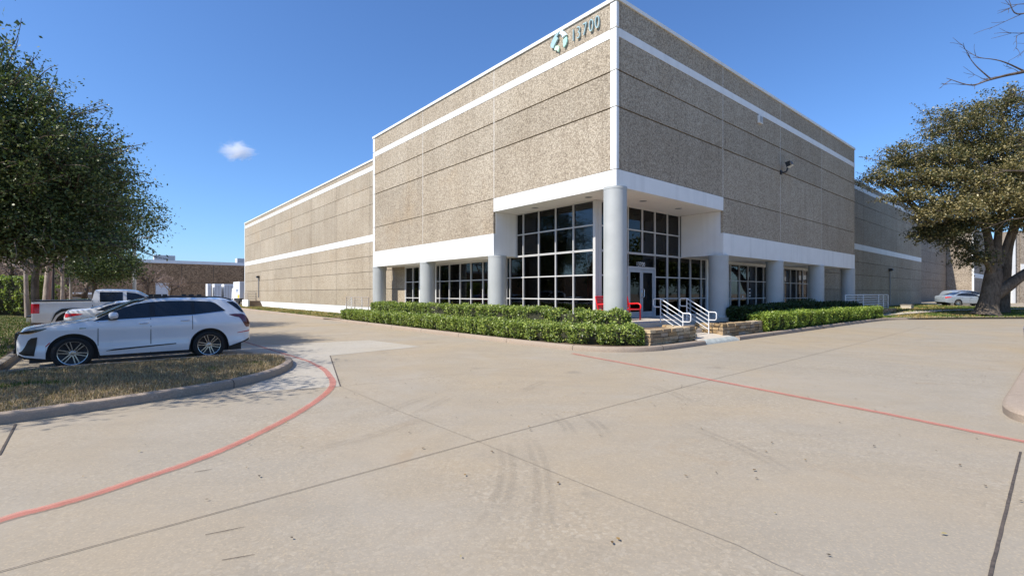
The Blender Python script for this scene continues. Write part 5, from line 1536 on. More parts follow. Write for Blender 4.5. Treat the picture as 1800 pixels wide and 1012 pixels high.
def hedge(label, path, w, z0, h, seed, n, size=0.075, pal=HP, wts=HW, lump=0.10, group='clipped hedges along the building', gaps=0.0, name='hedge'):
    """path: (b, a) centre line in frame B"""
    r = np.random.default_rng(seed)
    P = np.array(densify(path, 0.10)); Ld = np.r_[0, np.cumsum(np.hypot(*np.diff(P, axis=0).T))]
    t = thing(name, label, 'hedge' if name == 'hedge' else 'shrub', (float(P[len(P) // 2][0]), float(P[len(P) // 2][1]), z0), 'B', group=group)
    tot = Ld[-1]
    s = r.uniform(-0.0, tot, n)
    cx = np.interp(s, Ld, P[:, 0]); cy = np.interp(s, Ld, P[:, 1])
    dx = np.gradient(P[:, 0], Ld); dy = np.gradient(P[:, 1], Ld)
    tx = np.interp(s, Ld, dx); ty = np.interp(s, Ld, dy); ln = np.hypot(tx, ty); nx, ny = -ty / ln, tx / ln
    # perimeter parameter of the section: side, top, side (shell, some inside)
    per = 2 * h + w; q = r.uniform(0, per, n)
    u = np.where(q < h, -w / 2, np.where(q < h + w, q - h - w / 2, w / 2))
    z = np.where(q < h, q, np.where(q < h + w, h, per - q))
    depth = np.abs(r.normal(0, 0.07, n))
    # lumps: one per plant
    l1 = np.sin(s * 2 * np.pi / 0.85 + seed) * 0.5 + np.sin(s * 2 * np.pi / 0.47 + 1.3 * seed + z * 3) * 0.3 + (vnoise(np.c_[s, z * 1.3 + 9], 2.4, seed) - 0.5) * 1.6
    bul = lump * l1
    f = np.where(q < h, -1, np.where(q < h + w, 0, 1))
    und = 1 - 0.35 * np.clip((0.25 - z / h) / 0.25, 0, 1)
    uu = u * und + f * (bul - depth)
    zz = z + np.where(f == 0, bul * 0.7 - depth, 0) + r.normal(0, 0.015, n)
    # rounded shoulders and ends
    edge = np.clip((np.abs(uu) - (w / 2 - 0.12)) / 0.12, 0, 1); zz = np.where(f == 0, zz - edge * 0.07, zz)
    ed = np.minimum(s, tot - s); rnd = np.clip((0.25 - ed) / 0.25, 0, 1)
    uu *= 1 - 0.35 * rnd ** 2; zz *= 1 - 0.12 * rnd ** 2
    keep = np.ones(n, bool)
    if gaps: keep = vnoise(np.c_[s, z * 2 + uu], 1.1, seed + 5) > gaps * r.uniform(0.6, 1.2, n)
    # stray shoots
    k = r.random(n) < 0.03; zz = np.where(k & (f == 0), zz + r.uniform(0, 0.10, n), zz)
    C = np.c_[cx + nx * uu, cy + ny * uu, z0 + np.maximum(zz, 0.03)][keep]
    # end faces
    m = int(n * (w * h) / (per * tot) * 1.3)
    for e, sg_ in ((0, -1), (-1, 1)):
        ue = r.uniform(-w / 2 * 0.9, w / 2 * 0.9, m); ze = r.uniform(0.03, h * 0.95, m); de = np.abs(r.normal(0, 0.06, m))
        d0 = np.array([dx[e], dy[e]]); d0 /= np.hypot(*d0); nn = np.array([-d0[1], d0[0]])
        x = P[e][0] + nn[0] * ue + d0[0] * sg_ * (0.03 - de); y = P[e][1] + nn[1] * ue + d0[1] * sg_ * (0.03 - de)
        C = np.vstack([C, np.c_[x, y, z0 + ze]])
    leaf_object('foliage', C, size, pal, wts, r, M['hedge'], t, up=0.35, aspect=0.6)
    mb = MB(); N = normals2d([tuple(p) for p in P]); rows = []
    for i in range(0, len(P), 3):
        p, nn = P[i], N[i]; hw = w / 2 - 0.14; hh = h - 0.14
        ring = []
        for a, b in ((-hw * 0.7, 0.0), (-hw, hh * 0.4), (-hw, hh), (hw, hh), (hw, hh * 0.4), (hw * 0.7, 0.0)):
            ring.append((p[0] + nn[0] * a, p[1] + nn[1] * a, z0 + b))
        rows.append(ring)
    mb.grid(rows); mb.build('branches', M['twigcore'], t)
    return t


hedge('low clipped hedge in front along the kerb left of the entrance', [(-1.72, 19.6), (-1.75, 12), (-1.78, 5), (-1.72, 1.5), (-1.4, 0.2), (-0.85, -0.75), (-0.35, -1.20)], 1.0, 0.11, 0.60, 3, 52000, size=0.08, lump=0.13)
hedge('taller clipped hedge behind against the porch left of the entrance', [(-0.62, 17.9), (-0.66, 9), (-0.66, 2.5)], 0.75, 0.25, 0.95, 5, 34000, size=0.08, gaps=0.28, lump=0.12)
hedge('rounded end bush of the upper hedge under the corner column', [(-0.64, 2.4), (-0.60, 0.5), (-0.35, -0.25), (-0.05, -0.55)], 0.72, 0.25, 0.88, 6, 8500, size=0.08, lump=0.15, gaps=0.30)
hedge('bright clipped hedge along the kerb on the shaded right side', [(7.75, -1.42), (14, -1.42), (20, -1.40), (25.4, -1.52)], 1.0, 0.11, 0.78, 8, 44000, pal=[(0.22, 0.31, 0.05), (0.30, 0.39, 0.07), (0.12, 0.19, 0.035), (0.40, 0.46, 0.10)], wts=[4, 4, 2, 2], lump=0.12)
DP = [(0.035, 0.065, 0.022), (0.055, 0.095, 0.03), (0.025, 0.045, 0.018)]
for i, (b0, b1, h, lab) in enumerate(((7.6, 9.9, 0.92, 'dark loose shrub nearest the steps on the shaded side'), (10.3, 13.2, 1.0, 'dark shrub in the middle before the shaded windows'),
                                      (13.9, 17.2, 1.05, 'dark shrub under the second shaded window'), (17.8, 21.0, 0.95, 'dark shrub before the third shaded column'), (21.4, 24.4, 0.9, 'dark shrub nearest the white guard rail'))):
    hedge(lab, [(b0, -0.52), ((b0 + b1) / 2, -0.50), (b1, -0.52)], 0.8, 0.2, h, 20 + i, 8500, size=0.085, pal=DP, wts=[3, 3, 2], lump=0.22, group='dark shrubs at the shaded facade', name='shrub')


def free_hedge(label, X0, Y0, X1, Y1, w, h, seed, n, size=0.16, pal=HP, wts=HW, lump=0.35):
    b0 = wb(X0, Y0); b1 = wb(X1, Y1)
    return hedge(label, [b0, ((b0[0] + b1[0]) / 2, (b0[1] + b1[1]) / 2), b1], w, 0.1, h, seed, n, size, pal, wts, lump, group='hedges on the left lawn')


free_hedge('tall dark green hedge with a sunlit top at the left edge', -50, 33.0, -35.2, 36.0, 3.0, 2.75, 31, 30000, size=0.15)
free_hedge('lower hedge continuing behind the tall hedge at the left edge', -46.5, 45, -43.0, 46.2, 2.0, 2.3, 32, 8000, size=0.17)
free_hedge('small pale shrub beside the tall hedge at the left edge', -31.2, 32.6, -29.2, 33.2, 1.6, 1.15, 33, 5000, size=0.13, pal=[(0.16, 0.20, 0.10), (0.11, 0.15, 0.07), (0.07, 0.10, 0.04)], wts=[2, 3, 2])


# ---- trees
def bez(p, q, r_, k=8, bend=0.12):
    p = np.array(p, float); q = np.array(q, float); d = q - p; L_ = np.linalg.norm(d)
    c1 = p + d * 0.33 + r_.normal(0, bend * L_, 3); c2 = p + d * 0.66 + r_.normal(0, bend * L_, 3) + np.array([0, 0, 0.04 * L_])
    out = []
    for i in range(k + 1):
        t = i / k; out.append((1 - t) ** 3 * p + 3 * (1 - t) ** 2 * t * c1 + 3 * (1 - t) * t * t * c2 + t ** 3 * q)
    return out


class Tubes:
    """fast accumulation of many tapered tubes into one quad mesh"""
    def __init__(s): s.V = []; s.F = []; s.k = 0

    def add(s, pts, r0, r1, n=5):
        pts = np.asarray(pts, float); m = len(pts)
        d = np.gradient(pts, axis=0); d /= np.linalg.norm(d, axis=1, keepdims=True) + 1e-9
        a = np.where(np.abs(d[:, 2:3]) < 0.9, np.array([[0, 0, 1.0]]), np.array([[1.0, 0, 0]]))
        u = np.cross(d, a); u /= np.linalg.norm(u, axis=1, keepdims=True) + 1e-9; v = np.cross(d, u)
        rad = np.linspace(r0, r1, m) if not hasattr(r0, '__len__') else np.asarray(r0)
        th = np.arange(n) * 2 * np.pi / n
        ring = pts[:, None, :] + rad[:, None, None] * (np.cos(th)[None, :, None] * u[:, None, :] + np.sin(th)[None, :, None] * v[:, None, :])
        s.V.append(ring.reshape(-1, 3))
        i = np.arange(m - 1)[:, None] * n; k = np.arange(n)[None, :]; k2 = (k + 1) % n
        s.F.append(np.stack([i + k, i + k2, i + n + k2, i + n + k], -1).reshape(-1, 4) + s.k)
        s.k += m * n

    def build(s, name, mat, parent): return np_mesh(name, np.vstack(s.V), np.vstack(s.F), mat, parent, smooth=True)


def leafy_tree(label, base, trunks, lobes, nclus, per, size, pal, wts, seed, mat_bark, group=None, spread=0.42, up=0.3, hollow=0.5, cz=0.6, core_r=0.05, sprays=0.0, limbs=True):
    """trunks: list of (points, r0, r1).  lobes: (centre, radii, weight).  Leaf clusters fill the outer
    part of each lobe; a limb reaches each lobe and a branchlet each cluster."""
    r = np.random.default_rng(seed)
    t = thing('tree', label, 'tree', base, group=group)
    T = Tubes()
    ends = []
    for pts, r0, r1 in trunks:
        T.add(catmull(pts, 5), r0, r1, 12); ends.append(np.array(pts[-1], float))
        ends.append(np.array(pts[len(pts) // 2], float) if len(pts) > 3 else np.array(pts[-1], float))
    W = np.array([l[2] for l in lobes], float); W /= W.sum()
    C = []; LW = []
    for lb, wgt in zip(lobes, W):
        c, rad = lb[0], lb[1]
        c = np.array(c, float); rad = np.array(rad, float)
        e = min(ends, key=lambda p: np.linalg.norm(p - c))
        Lb = np.linalg.norm(c - e)
        if limbs:
            T.add(bez(e, c + np.array([0, 0, -0.2 * rad[2]]), r, 9, 0.07), 0.035 * Lb ** 0.75 + 0.04, 0.05, 7)
        m = max(6, int(nclus * wgt))
        dirs = r.normal(size=(m, 3)); dirs /= np.linalg.norm(dirs, axis=1, keepdims=True)
        rr = r.uniform(hollow, 1.0, m) ** 0.5
        rr *= 1 + 0.42 * (vnoise(dirs[:, :2] * 2 + dirs[:, 2:] * 1.3 + 20, 1.9, seed + 3) - 0.5) + 0.10 * r.normal(size=m)
        cl = c + dirs * rad * rr[:, None]
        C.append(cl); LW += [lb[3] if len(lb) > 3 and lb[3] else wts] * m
        # secondary branches: groups of clusters share one
        ns = max(3, m // 9)
        for j in range(ns):
            tgt = cl[r.integers(0, m)]; st_ = c + (tgt - c) * 0.15 + np.array([0, 0, -0.15 * rad[2]])
            pth = bez(st_, tgt, r, 6, 0.10); T.add(pth, 0.045, 0.012, 5)
        for p in cl[::2]:
            st_ = c + (p - c) * r.uniform(0.45, 0.75); T.add(bez(st_, p, r, 4, 0.1), 0.014, 0.004, 3)
    C = np.vstack(C)
    out = r.normal(size=(len(C), per, 3)) * np.array([spread, spread, spread * cz])
    tot = C[:, None, :] + out
    if sprays:
        # leafy shoots that stick out of the silhouette
        cen = np.average([np.array(l[0]) for l in lobes], axis=0, weights=W)
        k = r.random(len(C)) < sprays
        for p in C[k]:
            d = p - cen; d /= np.linalg.norm(d) + 1e-9; d = d + r.normal(0, 0.35, 3) + np.array([0, 0, 0.25]); d /= np.linalg.norm(d)
            ln = r.uniform(0.4, 1.3); sh = bez(p, p + d * ln, r, 5, 0.06); T.add(sh, 0.018, 0.006, 4)
            q = p + d * ln * r.uniform(0.1, 1.0, (26, 1)) + r.normal(0, 0.055, (26, 3))
            tot = np.concatenate([tot.reshape(-1, 3), q]) if tot.ndim == 2 else np.concatenate([tot.reshape(-1, 3), q])
    P = tot.reshape(-1, 3)
    LWa = np.repeat(np.array(LW, float), per, 0)
    LWa = np.vstack([LWa, np.tile(np.array(wts, float), (len(P) - len(LWa), 1))]); LWa /= LWa.sum(1, keepdims=True)
    leaf_object('crown', P, size, pal, LWa, r, M['leaf'], t, up=up)
    T.build('trunk', mat_bark, t)
    return t


OAK = [(0.095, 0.135, 0.05), (0.14, 0.18, 0.062), (0.05, 0.075, 0.032), (0.22, 0.25, 0.10), (0.30, 0.30, 0.16)]
SC = 0.75


def sc(p): return ((p[0] - 0.85) * SC, p[1] * SC, 1.75 + (p[2] - 1.75) * SC)


LOB = [((-21.2, 19, 7.6), (4.6, 4.6, 4.0), 6), ((-18.6, 18.2, 6.2), (3.3, 3.6, 3.0), 4), ((-17.6, 18.8, 4.75), (2.7, 3.2, 1.5), 2.2), ((-22.0, 17.6, 10.2), (3.0, 3.2, 2.1), 2.5),
       ((-20.0, 18.4, 9.2), (2.6, 3.0, 1.8), 2), ((-16.9, 18.5, 7.4), (1.6, 2.4, 1.5), 1.3), ((-16.1, 18.6, 5.9), (1.1, 2.2, 1.3), 0.9), ((-20.5, 17.0, 4.9), (3.4, 2.8, 1.4), 2.0), ((-25, 20, 7), (4, 4, 3.6), 2.2), ((-15.6, 18.8, 3.9), (1.1, 1.6, 0.45), 0.45), ((-18.5, 18, 4.2), (3.0, 2.4, 0.9), 1.0), ((-19.4, 17.6, 3.75), (3.6, 2.2, 0.6), 1.0), ((-16.2, 18.4, 3.6), (1.5, 1.5, 0.4), 0.5)]
leafy_tree('dense dark green live oak filling the left edge above the parked cars', (-17.6, 13.5, 0.1),
           [([(-17.6, 13.5, 0.0), (-17.5, 13.5, 1.2), (-17.2, 13.6, 2.4), (-16.8, 13.9, 4.0), (-16.4, 14.1, 5.6)], 0.26, 0.12)],
           [(sc(c), tuple(x * SC for x in r_), w_) for c, r_, w_ in LOB],
           2300, 58, 0.092, OAK, [4, 4, 3, 1.6, 0.5], 41, M['bark'], group='live oaks on the left lawn', spread=0.22, sprays=0.4)
leafy_tree('live oak with a visible trunk and a low left limb behind the pickup bed', (-22.4, 22.6, 0.1),
           [([(-22.4, 22.6, 0.05), (-22.38, 22.6, 1.0), (-22.4, 22.6, 2.2), (-22.3, 22.6, 3.4), (-22.3, 22.6, 5.2), (-22.2, 22.6, 7.0)], 0.18, 0.09),
            ([(-22.35, 22.6, 2.9), (-23.2, 22.5, 3.4), (-24.6, 22.4, 3.7), (-26.4, 22.4, 4.2)], 0.10, 0.05),
            ([(-22.3, 22.5, 2.9), (-21.4, 22.6, 3.3), (-20.4, 22.6, 4.0), (-19.4, 22.6, 4.8)], 0.09, 0.05)],
           [((-22.3, 22.8, 7.0), (4.0, 3.6, 2.6), 3), ((-25.5, 22.6, 5.6), (2.6, 2.4, 1.5), 1.3), ((-19.2, 22.8, 5.6), (2.2, 2.4, 1.5), 1.3)],
           520, 60, 0.13, OAK, [4, 4, 3, 1.6, 0.5], 44, M['bark'], group='live oaks on the left lawn', spread=0.42)

# a second oak left of the frame: its dappled shade falls over the SUV and the island
leafy_tree('live oak left of the frame shading the white SUV and the island', (-15.6, 7.2, 0.1),
           [([(-15.6, 7.2, 0.0), (-15.5, 7.2, 1.4), (-15.3, 7.2, 3.0), (-14.9, 7.4, 5.0)], 0.22, 0.10)],
           [((-13.4, 8.1, 6.9), (2.5, 2.7, 1.7), 3), ((-12.4, 5.2, 6.6), (2.1, 1.9, 1.2), 1.6), ((-13.0, 10.2, 7.0), (1.5, 1.6, 1.3), 1.2), ((-14.0, 6.0, 7.4), (2.4, 2.0, 1.5), 1.4), ((-16.4, 8.5, 7.2), (2.6, 2.6, 2.0), 1.2), ((-11.6, 6.9, 6.2), (1.3, 1.4, 0.8), 0.8), ((-9.4, 6.2, 5.7), (1.2, 1.1, 0.3), 1.0), ((-10.9, 8.2, 6.6), (1.1, 1.1, 0.7), 0.6)],
           600, 36, 0.115, OAK, [4, 4, 3, 1.6, 0.5], 42, M['bark'], group='live oaks on the left lawn', spread=0.27)

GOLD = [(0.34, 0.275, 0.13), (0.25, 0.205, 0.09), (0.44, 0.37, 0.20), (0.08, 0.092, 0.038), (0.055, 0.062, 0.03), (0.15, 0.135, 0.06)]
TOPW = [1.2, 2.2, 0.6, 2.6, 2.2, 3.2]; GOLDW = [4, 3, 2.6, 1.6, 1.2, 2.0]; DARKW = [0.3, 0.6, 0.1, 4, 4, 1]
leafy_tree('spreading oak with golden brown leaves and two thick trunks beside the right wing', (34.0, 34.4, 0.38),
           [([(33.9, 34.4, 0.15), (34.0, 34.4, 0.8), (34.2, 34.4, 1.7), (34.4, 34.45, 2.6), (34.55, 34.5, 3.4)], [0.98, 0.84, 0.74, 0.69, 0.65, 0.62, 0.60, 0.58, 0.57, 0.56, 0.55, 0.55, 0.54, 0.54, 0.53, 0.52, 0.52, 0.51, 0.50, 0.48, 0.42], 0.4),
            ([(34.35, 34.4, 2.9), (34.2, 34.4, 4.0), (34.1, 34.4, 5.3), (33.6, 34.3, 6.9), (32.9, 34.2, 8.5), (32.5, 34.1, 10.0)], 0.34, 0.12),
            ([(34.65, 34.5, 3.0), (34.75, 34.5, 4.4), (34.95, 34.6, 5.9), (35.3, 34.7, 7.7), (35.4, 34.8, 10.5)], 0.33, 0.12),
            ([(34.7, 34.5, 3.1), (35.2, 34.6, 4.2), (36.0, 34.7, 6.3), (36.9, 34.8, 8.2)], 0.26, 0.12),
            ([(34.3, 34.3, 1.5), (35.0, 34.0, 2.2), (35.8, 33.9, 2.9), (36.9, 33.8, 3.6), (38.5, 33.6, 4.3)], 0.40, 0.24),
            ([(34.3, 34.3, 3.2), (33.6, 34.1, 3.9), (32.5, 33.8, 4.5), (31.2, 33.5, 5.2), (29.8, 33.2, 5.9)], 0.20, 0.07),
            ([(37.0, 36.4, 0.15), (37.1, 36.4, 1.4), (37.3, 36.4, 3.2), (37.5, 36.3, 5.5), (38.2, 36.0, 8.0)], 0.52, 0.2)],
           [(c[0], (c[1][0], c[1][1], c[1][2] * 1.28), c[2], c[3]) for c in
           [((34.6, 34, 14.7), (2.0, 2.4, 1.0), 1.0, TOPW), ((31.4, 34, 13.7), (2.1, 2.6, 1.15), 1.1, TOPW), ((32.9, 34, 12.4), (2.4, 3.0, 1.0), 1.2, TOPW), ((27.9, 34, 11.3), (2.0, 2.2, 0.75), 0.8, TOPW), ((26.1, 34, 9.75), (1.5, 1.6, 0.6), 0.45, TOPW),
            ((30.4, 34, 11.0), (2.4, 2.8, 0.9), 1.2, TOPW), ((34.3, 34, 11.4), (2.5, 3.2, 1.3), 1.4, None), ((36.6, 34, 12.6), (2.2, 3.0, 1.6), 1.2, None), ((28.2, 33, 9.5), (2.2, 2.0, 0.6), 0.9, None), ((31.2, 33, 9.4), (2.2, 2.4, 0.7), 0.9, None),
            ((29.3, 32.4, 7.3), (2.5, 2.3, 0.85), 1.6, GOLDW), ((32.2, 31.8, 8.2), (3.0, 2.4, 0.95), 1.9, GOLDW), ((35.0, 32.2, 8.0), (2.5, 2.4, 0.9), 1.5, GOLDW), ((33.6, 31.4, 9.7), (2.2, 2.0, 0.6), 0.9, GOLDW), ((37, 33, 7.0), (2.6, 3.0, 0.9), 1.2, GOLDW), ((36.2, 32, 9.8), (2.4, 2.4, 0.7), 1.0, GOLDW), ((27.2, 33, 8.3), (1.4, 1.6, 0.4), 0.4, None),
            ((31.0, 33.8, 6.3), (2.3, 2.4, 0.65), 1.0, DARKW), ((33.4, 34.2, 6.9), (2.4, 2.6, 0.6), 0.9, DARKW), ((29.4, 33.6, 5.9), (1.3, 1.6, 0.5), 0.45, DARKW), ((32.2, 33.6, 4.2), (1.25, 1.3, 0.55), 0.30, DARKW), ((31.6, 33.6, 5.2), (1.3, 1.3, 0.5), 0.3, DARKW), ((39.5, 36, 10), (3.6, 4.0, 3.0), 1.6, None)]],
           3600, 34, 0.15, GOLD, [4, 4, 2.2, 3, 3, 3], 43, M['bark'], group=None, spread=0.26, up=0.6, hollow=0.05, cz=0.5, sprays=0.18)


def bare_tree(label, base, h, seed, r0, mat, levels=5, trunk_frac=0.3, group='bare trees behind the parked vehicles', fork=3, kids=(3, 5)):
    r = np.random.default_rng(seed)
    t = thing('bare_tree', label, 'tree', base, group=group)
    T = Tubes(); Tw = Tubes()
    b = np.array(base, float)

    def grow(p, d, ln, rad, lev):
        q = p + d * ln
        pts = bez(p, q, r, 5, 0.07 if lev else 0.012)
        (T if lev < 3 else Tw).add(pts, rad, rad * 0.62, 8 if lev < 2 else (5 if lev < 3 else 3))
        if lev >= levels: return
        for _ in range(r.integers(kids[0], kids[1]) if lev else fork):
            e = d + r.normal(0, 0.55, 3) + np.array([0, 0, 0.10]); e /= np.linalg.norm(e)
            f = r.uniform(0.55, 1.0) if lev else r.uniform(0.85, 1.0)
            st_ = pts[int(round(f * 5))]
            grow(st_, e, ln * r.uniform(0.58, 0.82) * (1.0 if lev else 0.62 / trunk_frac * 0.45), rad * 0.58, lev + 1)
    grow(b, np.array([r.normal(0, 0.015), r.normal(0, 0.015), 1.0]), h * trunk_frac, r0, 0)
    T.build('trunk', mat, t); Tw.build('twigs', M['twig'], t)
    return t


BT = [(-40.4, 45.5, 5.6, 0.34, 'twigdark', 'forked dark bare tree behind the pickup bed', 0.30, 2), (-47.2, 45.0, 6.6, 0.36, 'twigdark', 'spreading bare tree above the hedge at the left edge', 0.28, 3),
      (-32.2, 32.0, 7.4, 0.15, 'barkpale', 'pale slim bare trunk left of the oak trunk', 0.5, 3), (-27.3, 28.2, 8.0, 0.21, 'barkpale', 'thick pale bare trunk right of the oak trunk', 0.55, 3),
      (-33.6, 36.0, 6.6, 0.15, 'barkpale', 'thin pale bare trunk above the pickup bed', 0.45, 3), (-52, 56, 6.6, 0.32, 'twigdark', 'bare tree far behind the hedge on the left', 0.3, 3),
      (-44, 58, 6.2, 0.3, 'twigdark', 'bare tree before the dock wall of the brown warehouse', 0.32, 3), (-35.5, 50.0, 4.8, 0.15, 'twigdark', 'small bare tree before the brown wall beside the light pole', 0.34, 3), (-57, 50, 7, 0.3, 'twigdark', 'bare tree outside the left edge behind the hedge', 0.3, 3)]
for i, (x, y, h, r0, mt, lab, tf, fk) in enumerate(BT):
    bare_tree(lab, (x, y, 0.1), h, 60 + i, r0, M[mt], levels=6 if i in (0, 1, 5, 6, 7) else 5, trunk_frac=tf, fork=fk)
leafy_tree('dark evergreen tree behind the slim trunks at the left', (-36.5, 42.0, 0.1), [([(-36.5, 42, 0), (-36.4, 42, 1.5), (-36.5, 42, 3.2)], 0.3, 0.12)],
           [((-36.6, 42, 4.6), (3.0, 2.6, 1.9), 2), ((-34.8, 42, 4.2), (2.0, 2, 1.2), 1)], 260, 60, 0.2, OAK, [4, 4, 3, 1, 0.3], 71, M['bark'], spread=0.5)
# big trees that close the view behind the hedge and stand in the window reflections
for i, (x, y, h) in enumerate(((-66, 48, 9), (-75, 30, 10), (-62, 16, 9), (-34, 3, 9), (-30, -14, 10), (-20, -26, 11), (6, -30, 11), (24, -26, 10), (38, -14, 10), (45, 19, 9), (52, 27, 10), (47, 10, 9), (60, 33, 10))):
    leafy_tree('broad evergreen tree across the lot %s' % ('far left behind the hedge', 'left of the lawn', 'left beyond the road', 'left of the viewer', 'behind the viewer on the left', 'behind the viewer across the drive', 'straight behind the viewer', 'behind the viewer on the right', 'right of the viewer', 'first in the row right of the lot', 'second in the row right of the lot', 'nearest in the row right of the lot', 'last in the row right of the lot')[i],
               (x, y, 0.0), [([(x, y, 0), (x + .1, y, h * .2), (x, y + .1, h * .42)], 0.3, 0.15)],
               [((x, y, h * .62), (h * .42, h * .42, h * .34), 3), ((x + h * .25, y + 1, h * .5), (h * .25, h * .25, h * .2), 1), ((x - h * .25, y - 1, h * .5), (h * .25, h * .25, h * .2), 1)],
               200, 45, 0.42, OAK, [4, 4, 3, 1.6, 0.5], 80 + i, M['bark'], group='evergreen trees across the lot', spread=0.9, limbs=True)

# bare branches reaching in from a tree right of the frame
t = thing('bare_tree', 'bare tree right of the frame whose branches reach in at the top right', 'tree', (19.5, 15.2, 0.1))
T = Tubes(); Tw = Tubes(); r = np.random.default_rng(77)
T.add(catmull([(19.5, 15.2, 0.0), (19.4, 15.2, 2.0), (19.2, 15.0, 4.5), (19.0, 14.9, 7.0), (19.2, 14.8, 10)], 5), 0.24, 0.10, 10)
def branchlet(p, d, ln, rad, lev):
    q = p + d * ln; pts = bez(p, q, r, 5, 0.06); Tw.add(pts, rad, max(rad * 0.4, 0.004), 4)
    if lev <= 0: return
    for _ in range(r.integers(2, 4)):
        e = d + r.normal(0, 0.45, 3); e /= np.linalg.norm(e); branchlet(pts[r.integers(2, 6)], e, ln * r.uniform(0.4, 0.7), rad * 0.6, lev - 1)
LIMBS = [([(19.0, 14.9, 6.2), (17.2, 14.4, 7.9), (15.6, 14.1, 8.25), (14.6, 14.0, 8.12), (13.9, 14.0, 7.95), (13.25, 13.9, 7.75), (12.55, 13.9, 7.95)], 0.075, 0.006),
         ([(15.0, 14.05, 8.2), (14.2, 14.0, 8.5), (13.5, 14.1, 8.65)], 0.025, 0.005), ([(13.95, 14.0, 7.95), (13.5, 14.0, 8.35), (13.22, 14.0, 8.72)], 0.02, 0.005),
         ([(15.6, 14.1, 8.25), (15.0, 14.0, 7.7), (14.3, 13.9, 7.35)], 0.03, 0.006), ([(19.1, 14.9, 8.5), (17.0, 14.4, 10.1), (15.6, 14.0, 10.05), (14.6, 13.9, 9.8), (14.35, 13.9, 10.2)], 0.05, 0.006),
         ([(15.6, 14.0, 10.05), (15.0, 14.0, 10.15), (14.5, 14.0, 10.12)], 0.02, 0.005), ([(19.0, 15.0, 5.6), (17.0, 14.6, 5.6), (15.4, 14.2, 5.35), (14.4, 14.0, 5.3), (13.7, 13.9, 5.15)], 0.05, 0.005),
         ([(19.0, 15.0, 5.0), (17.0, 14.5, 4.5), (15.6, 14.2, 4.1), (14.7, 14.1, 3.9)], 0.045, 0.005), ([(17.0, 14.6, 5.6), (15.6, 14.2, 6.0), (14.6, 14.0, 6.05)], 0.03, 0.005), ([(18.5, 14.8, 7.0), (16.6, 14.3, 9.0), (15.2, 14.1, 9.35), (14.6, 14.0, 9.2)], 0.04, 0.005)]
for p, a, b in LIMBS:
    c = catmull(p, 5); Tw.add(c, a, b, 6)
    for i in range(8, len(c), 3):
        d = np.array(c[i]) - np.array(c[i - 1]); d /= np.linalg.norm(d); d = d + r.normal(0, 0.55, 3); d /= np.linalg.norm(d)
        branchlet(np.array(c[i]), d, r.uniform(0.35, 0.75), 0.011, 1)
T.build('trunk', M['bark'], t); Tw.build('branches', M['twigdark'], t)


# ---- poles on the left
def pole(label, x, y, h, r0, mat, arm=True, cat='light pole', second=None):
    p = thing('light_pole', label, cat, (x, y, 0.1), group='light poles at the left')
    m = MB(); m.tube([(x, y, 0), (x, y, h)], [r0, r0 * 0.8], 10); m.build('pole', mat, p, autosm=50)
    m = MB(); m.lathe([(0.001, 0), (r0 * 2.4, 0), (r0 * 2.4, 0.5), (r0, 0.6)], 14, lambda X, Y, Z: (x + X, y + Y, Z)); m.build('footing', M['kerbgrey'], p, autosm=50)
    m = MB(); m.bar((x, y, h), (x + 1.1, y, h + 0.05), 0.08, 0.08); m.build('arm', mat, p)
    m = MB(); m.box(x + 0.9, x + 1.5, y - 0.2, y + 0.2, h - 0.03, h + 0.12); m.build('lamp_head', M['steel'], p)


pole('dark square light pole standing between the slim trunks', -28.6, 30.0, 6.3, 0.075, M['black'])
pole('thin brown light pole right of the slim trunks', -38.5, 42.0, 6.0, 0.11, M['railbrown'])
pole('grey concrete light pole before the brown warehouse', -35.3, 45.0, 6.9, 0.16, M['trailergrey'])

# ---- litter on the concrete
r = np.random.default_rng(99); Pl = []
for _ in range(420):
    if r.random() < 0.45: p = r.uniform((-5.5, 2.2), (6, 14))
    elif r.random() < 0.7: p = r.uniform((-4, 7), (26, 31))
    else: p = np.array([10, 9.5]) + r.normal(0, 1.2, 2)
    b, a = wb(*p)
    if b > -2.75 and a > -2.25: continue
    if p[0] < -4.2 and p[1] < 13: continue
    if p[0] > 6.5 and p[1] < 0.85 * p[0] + 1.5: continue
    Pl.append((p[0], p[1], 0.0185))
leaf_o = leaf_object('leaf_litter', np.array(Pl), 0.038, [(0.13, 0.08, 0.035), (0.26, 0.16, 0.06), (0.07, 0.05, 0.03), (0.32, 0.26, 0.12)], [3, 2, 3, 1], r, M['deadleaf'], None, up=14.0)
tag(leaf_o, 'scattered small dead leaves on the concrete', 'leaves', kind='stuff')
TW = [((0.16, 2.95), (0.20, 2.62), 'dark twig lying on the concrete straight ahead'), ((-1.9, 3.15), (-1.72, 3.22), 'short twig on the concrete between the red curve and the joint'),
      ((-2.22, 3.48), (-2.0, 3.6), 'curved twig beside the long slab joint at the left'), ((-3.1, 4.7), (-2.98, 4.78), 'small twig lying on the red line')]
for k, (p, q, lab) in enumerate(TW):
    m = MB(); mx, my = (p[0] + q[0]) / 2, (p[1] + q[1]) / 2
    m.tube([(p[0], p[1], 0.006), (mx + 0.015, my, 0.008), (q[0], q[1], 0.006)], [0.0015, 0.0022, 0.001], 5)
    o = m.build('twig', M['twigdark'], origin=(p[0], p[1], 0.004)); tag(o, lab, 'twig', 'twigs on the concrete')

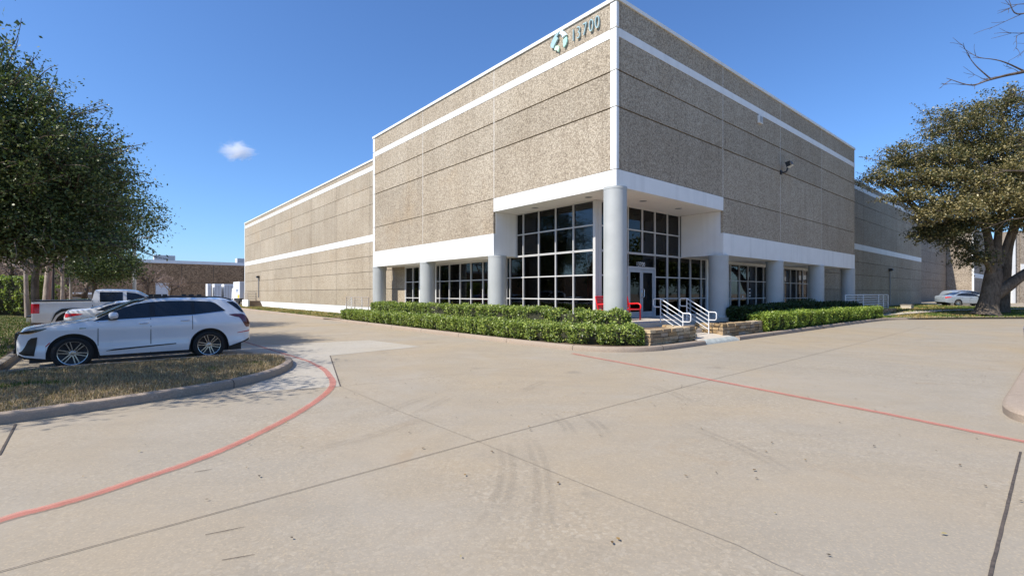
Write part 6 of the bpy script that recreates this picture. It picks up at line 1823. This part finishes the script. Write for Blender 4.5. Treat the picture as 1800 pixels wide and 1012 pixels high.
# ================================================================== sky, sun, cloud, camera
SUN = Vector((-0.848, -0.53, math.tan(math.radians(48.5)))).normalized()
w = bpy.data.worlds.new('World'); scene.world = w; w.use_nodes = True
nt = w.node_tree; nt.nodes.clear()
sky = nt.nodes.new('ShaderNodeTexSky'); sky.sky_type = 'NISHITA'; sky.sun_disc = False
sky.sun_elevation = math.radians(48.5); sky.sun_rotation = math.atan2(SUN.x, SUN.y)
sky.altitude = 150; sky.air_density = 1.0; sky.dust_density = 0.7; sky.ozone_density = 4.0
bg = nt.nodes.new('ShaderNodeBackground'); bg.inputs[1].default_value = 0.11
wo = nt.nodes.new('ShaderNodeOutputWorld')
tn = nt.nodes.new('ShaderNodeMix'); tn.data_type = 'RGBA'; tn.blend_type = 'MULTIPLY'; tn.inputs[0].default_value = 1.0
tn.inputs[7].default_value = (0.77, 1.03, 1.34, 1)
nt.links.new(sky.outputs[0], tn.inputs[6]); nt.links.new(tn.outputs[2], bg.inputs[0]); nt.links.new(bg.outputs[0], wo.inputs[0])

# a small ragged cloud far beyond the long wing
def cloud():
    t = NT('cloud_vapour')
    g = t.tc('Object')
    n1 = t.n('TexNoise', Vector=t.tc('Object', (0.022, 0.03, 0.075)), Scale=1.0, Detail=8.0, Roughness=0.66, Distortion=1.6).outputs['Fac']
    sp = t.n('VectorMath', _operation='MULTIPLY'); t.t.links.new(g, sp.inputs[0]); sp.inputs[1].default_value = (1 / 42, 1 / 30, 1 / 25)
    ln = t.n('VectorMath', _operation='LENGTH'); t.t.links.new(sp.outputs[0], ln.inputs[0])
    fall = t.math('SUBTRACT', 1.0, ln.outputs['Value'], True)
    d = t.math('MULTIPLY', t.math('SUBTRACT', t.math('ADD', n1, t.math('MULTIPLY', fall, 0.50)), 0.63, True), 0.22)
    v = t.n('VolumePrincipled'); v.inputs['Color'].default_value = (0.98, 0.98, 1, 1); v.inputs['Anisotropy'].default_value = 0.0
    t.t.links.new(d, v.inputs['Density'])
    t.t.links.new(v.outputs[0], t.out.inputs['Volume'])
    m = MB(); rows = []
    for i in range(13):
        th = math.pi * i / 12; rows.append([(-513 + 44 * math.sin(th) * math.cos(p), 900 + 32 * math.sin(th) * math.sin(p), 268 + 27 * math.cos(th)) for p in [2 * math.pi * k / 24 for k in range(25)]])
    m.grid(rows, flip=True)
    o = m.build('cloud', t.m, origin=(-513, 900, 268))
    tag(o, 'small ragged white cloud in the blue sky left of the building', 'cloud')


cloud()
sd_ = bpy.data.lights.new('Sun', 'SUN'); sd_.energy = 5.0; sd_.angle = math.radians(0.53); sd_.color = (1.0, 0.935, 0.835)
so_ = bpy.data.objects.new('Sun', sd_); COL.objects.link(so_)
so_.rotation_euler = (-SUN).to_track_quat('-Z', 'Y').to_euler(); so_.location = (-40, -25, 60)

cam = bpy.data.cameras.new('Camera'); co = bpy.data.objects.new('Camera', cam); COL.objects.link(co)
cam.sensor_width = 36.0; cam.lens = 846 / 1800 * 36; cam.clip_start = 0.05; cam.clip_end = 6000
cam.shift_y = 9 / 1800
co.location = (0, 0, 1.75); co.rotation_euler = (math.radians(90), 0, 0)
scene.camera = co
scene.view_settings.view_transform = 'Standard'; scene.view_settings.look = 'None'
scene.view_settings.exposure = 0.42; scene.view_settings.gamma = 1.0
scene.render.resolution_x = 1024; scene.render.resolution_y = 575
scene.cycles.volume_bounces = 4; scene.cycles.max_bounces = 8; scene.cycles.transparent_max_bounces = 24
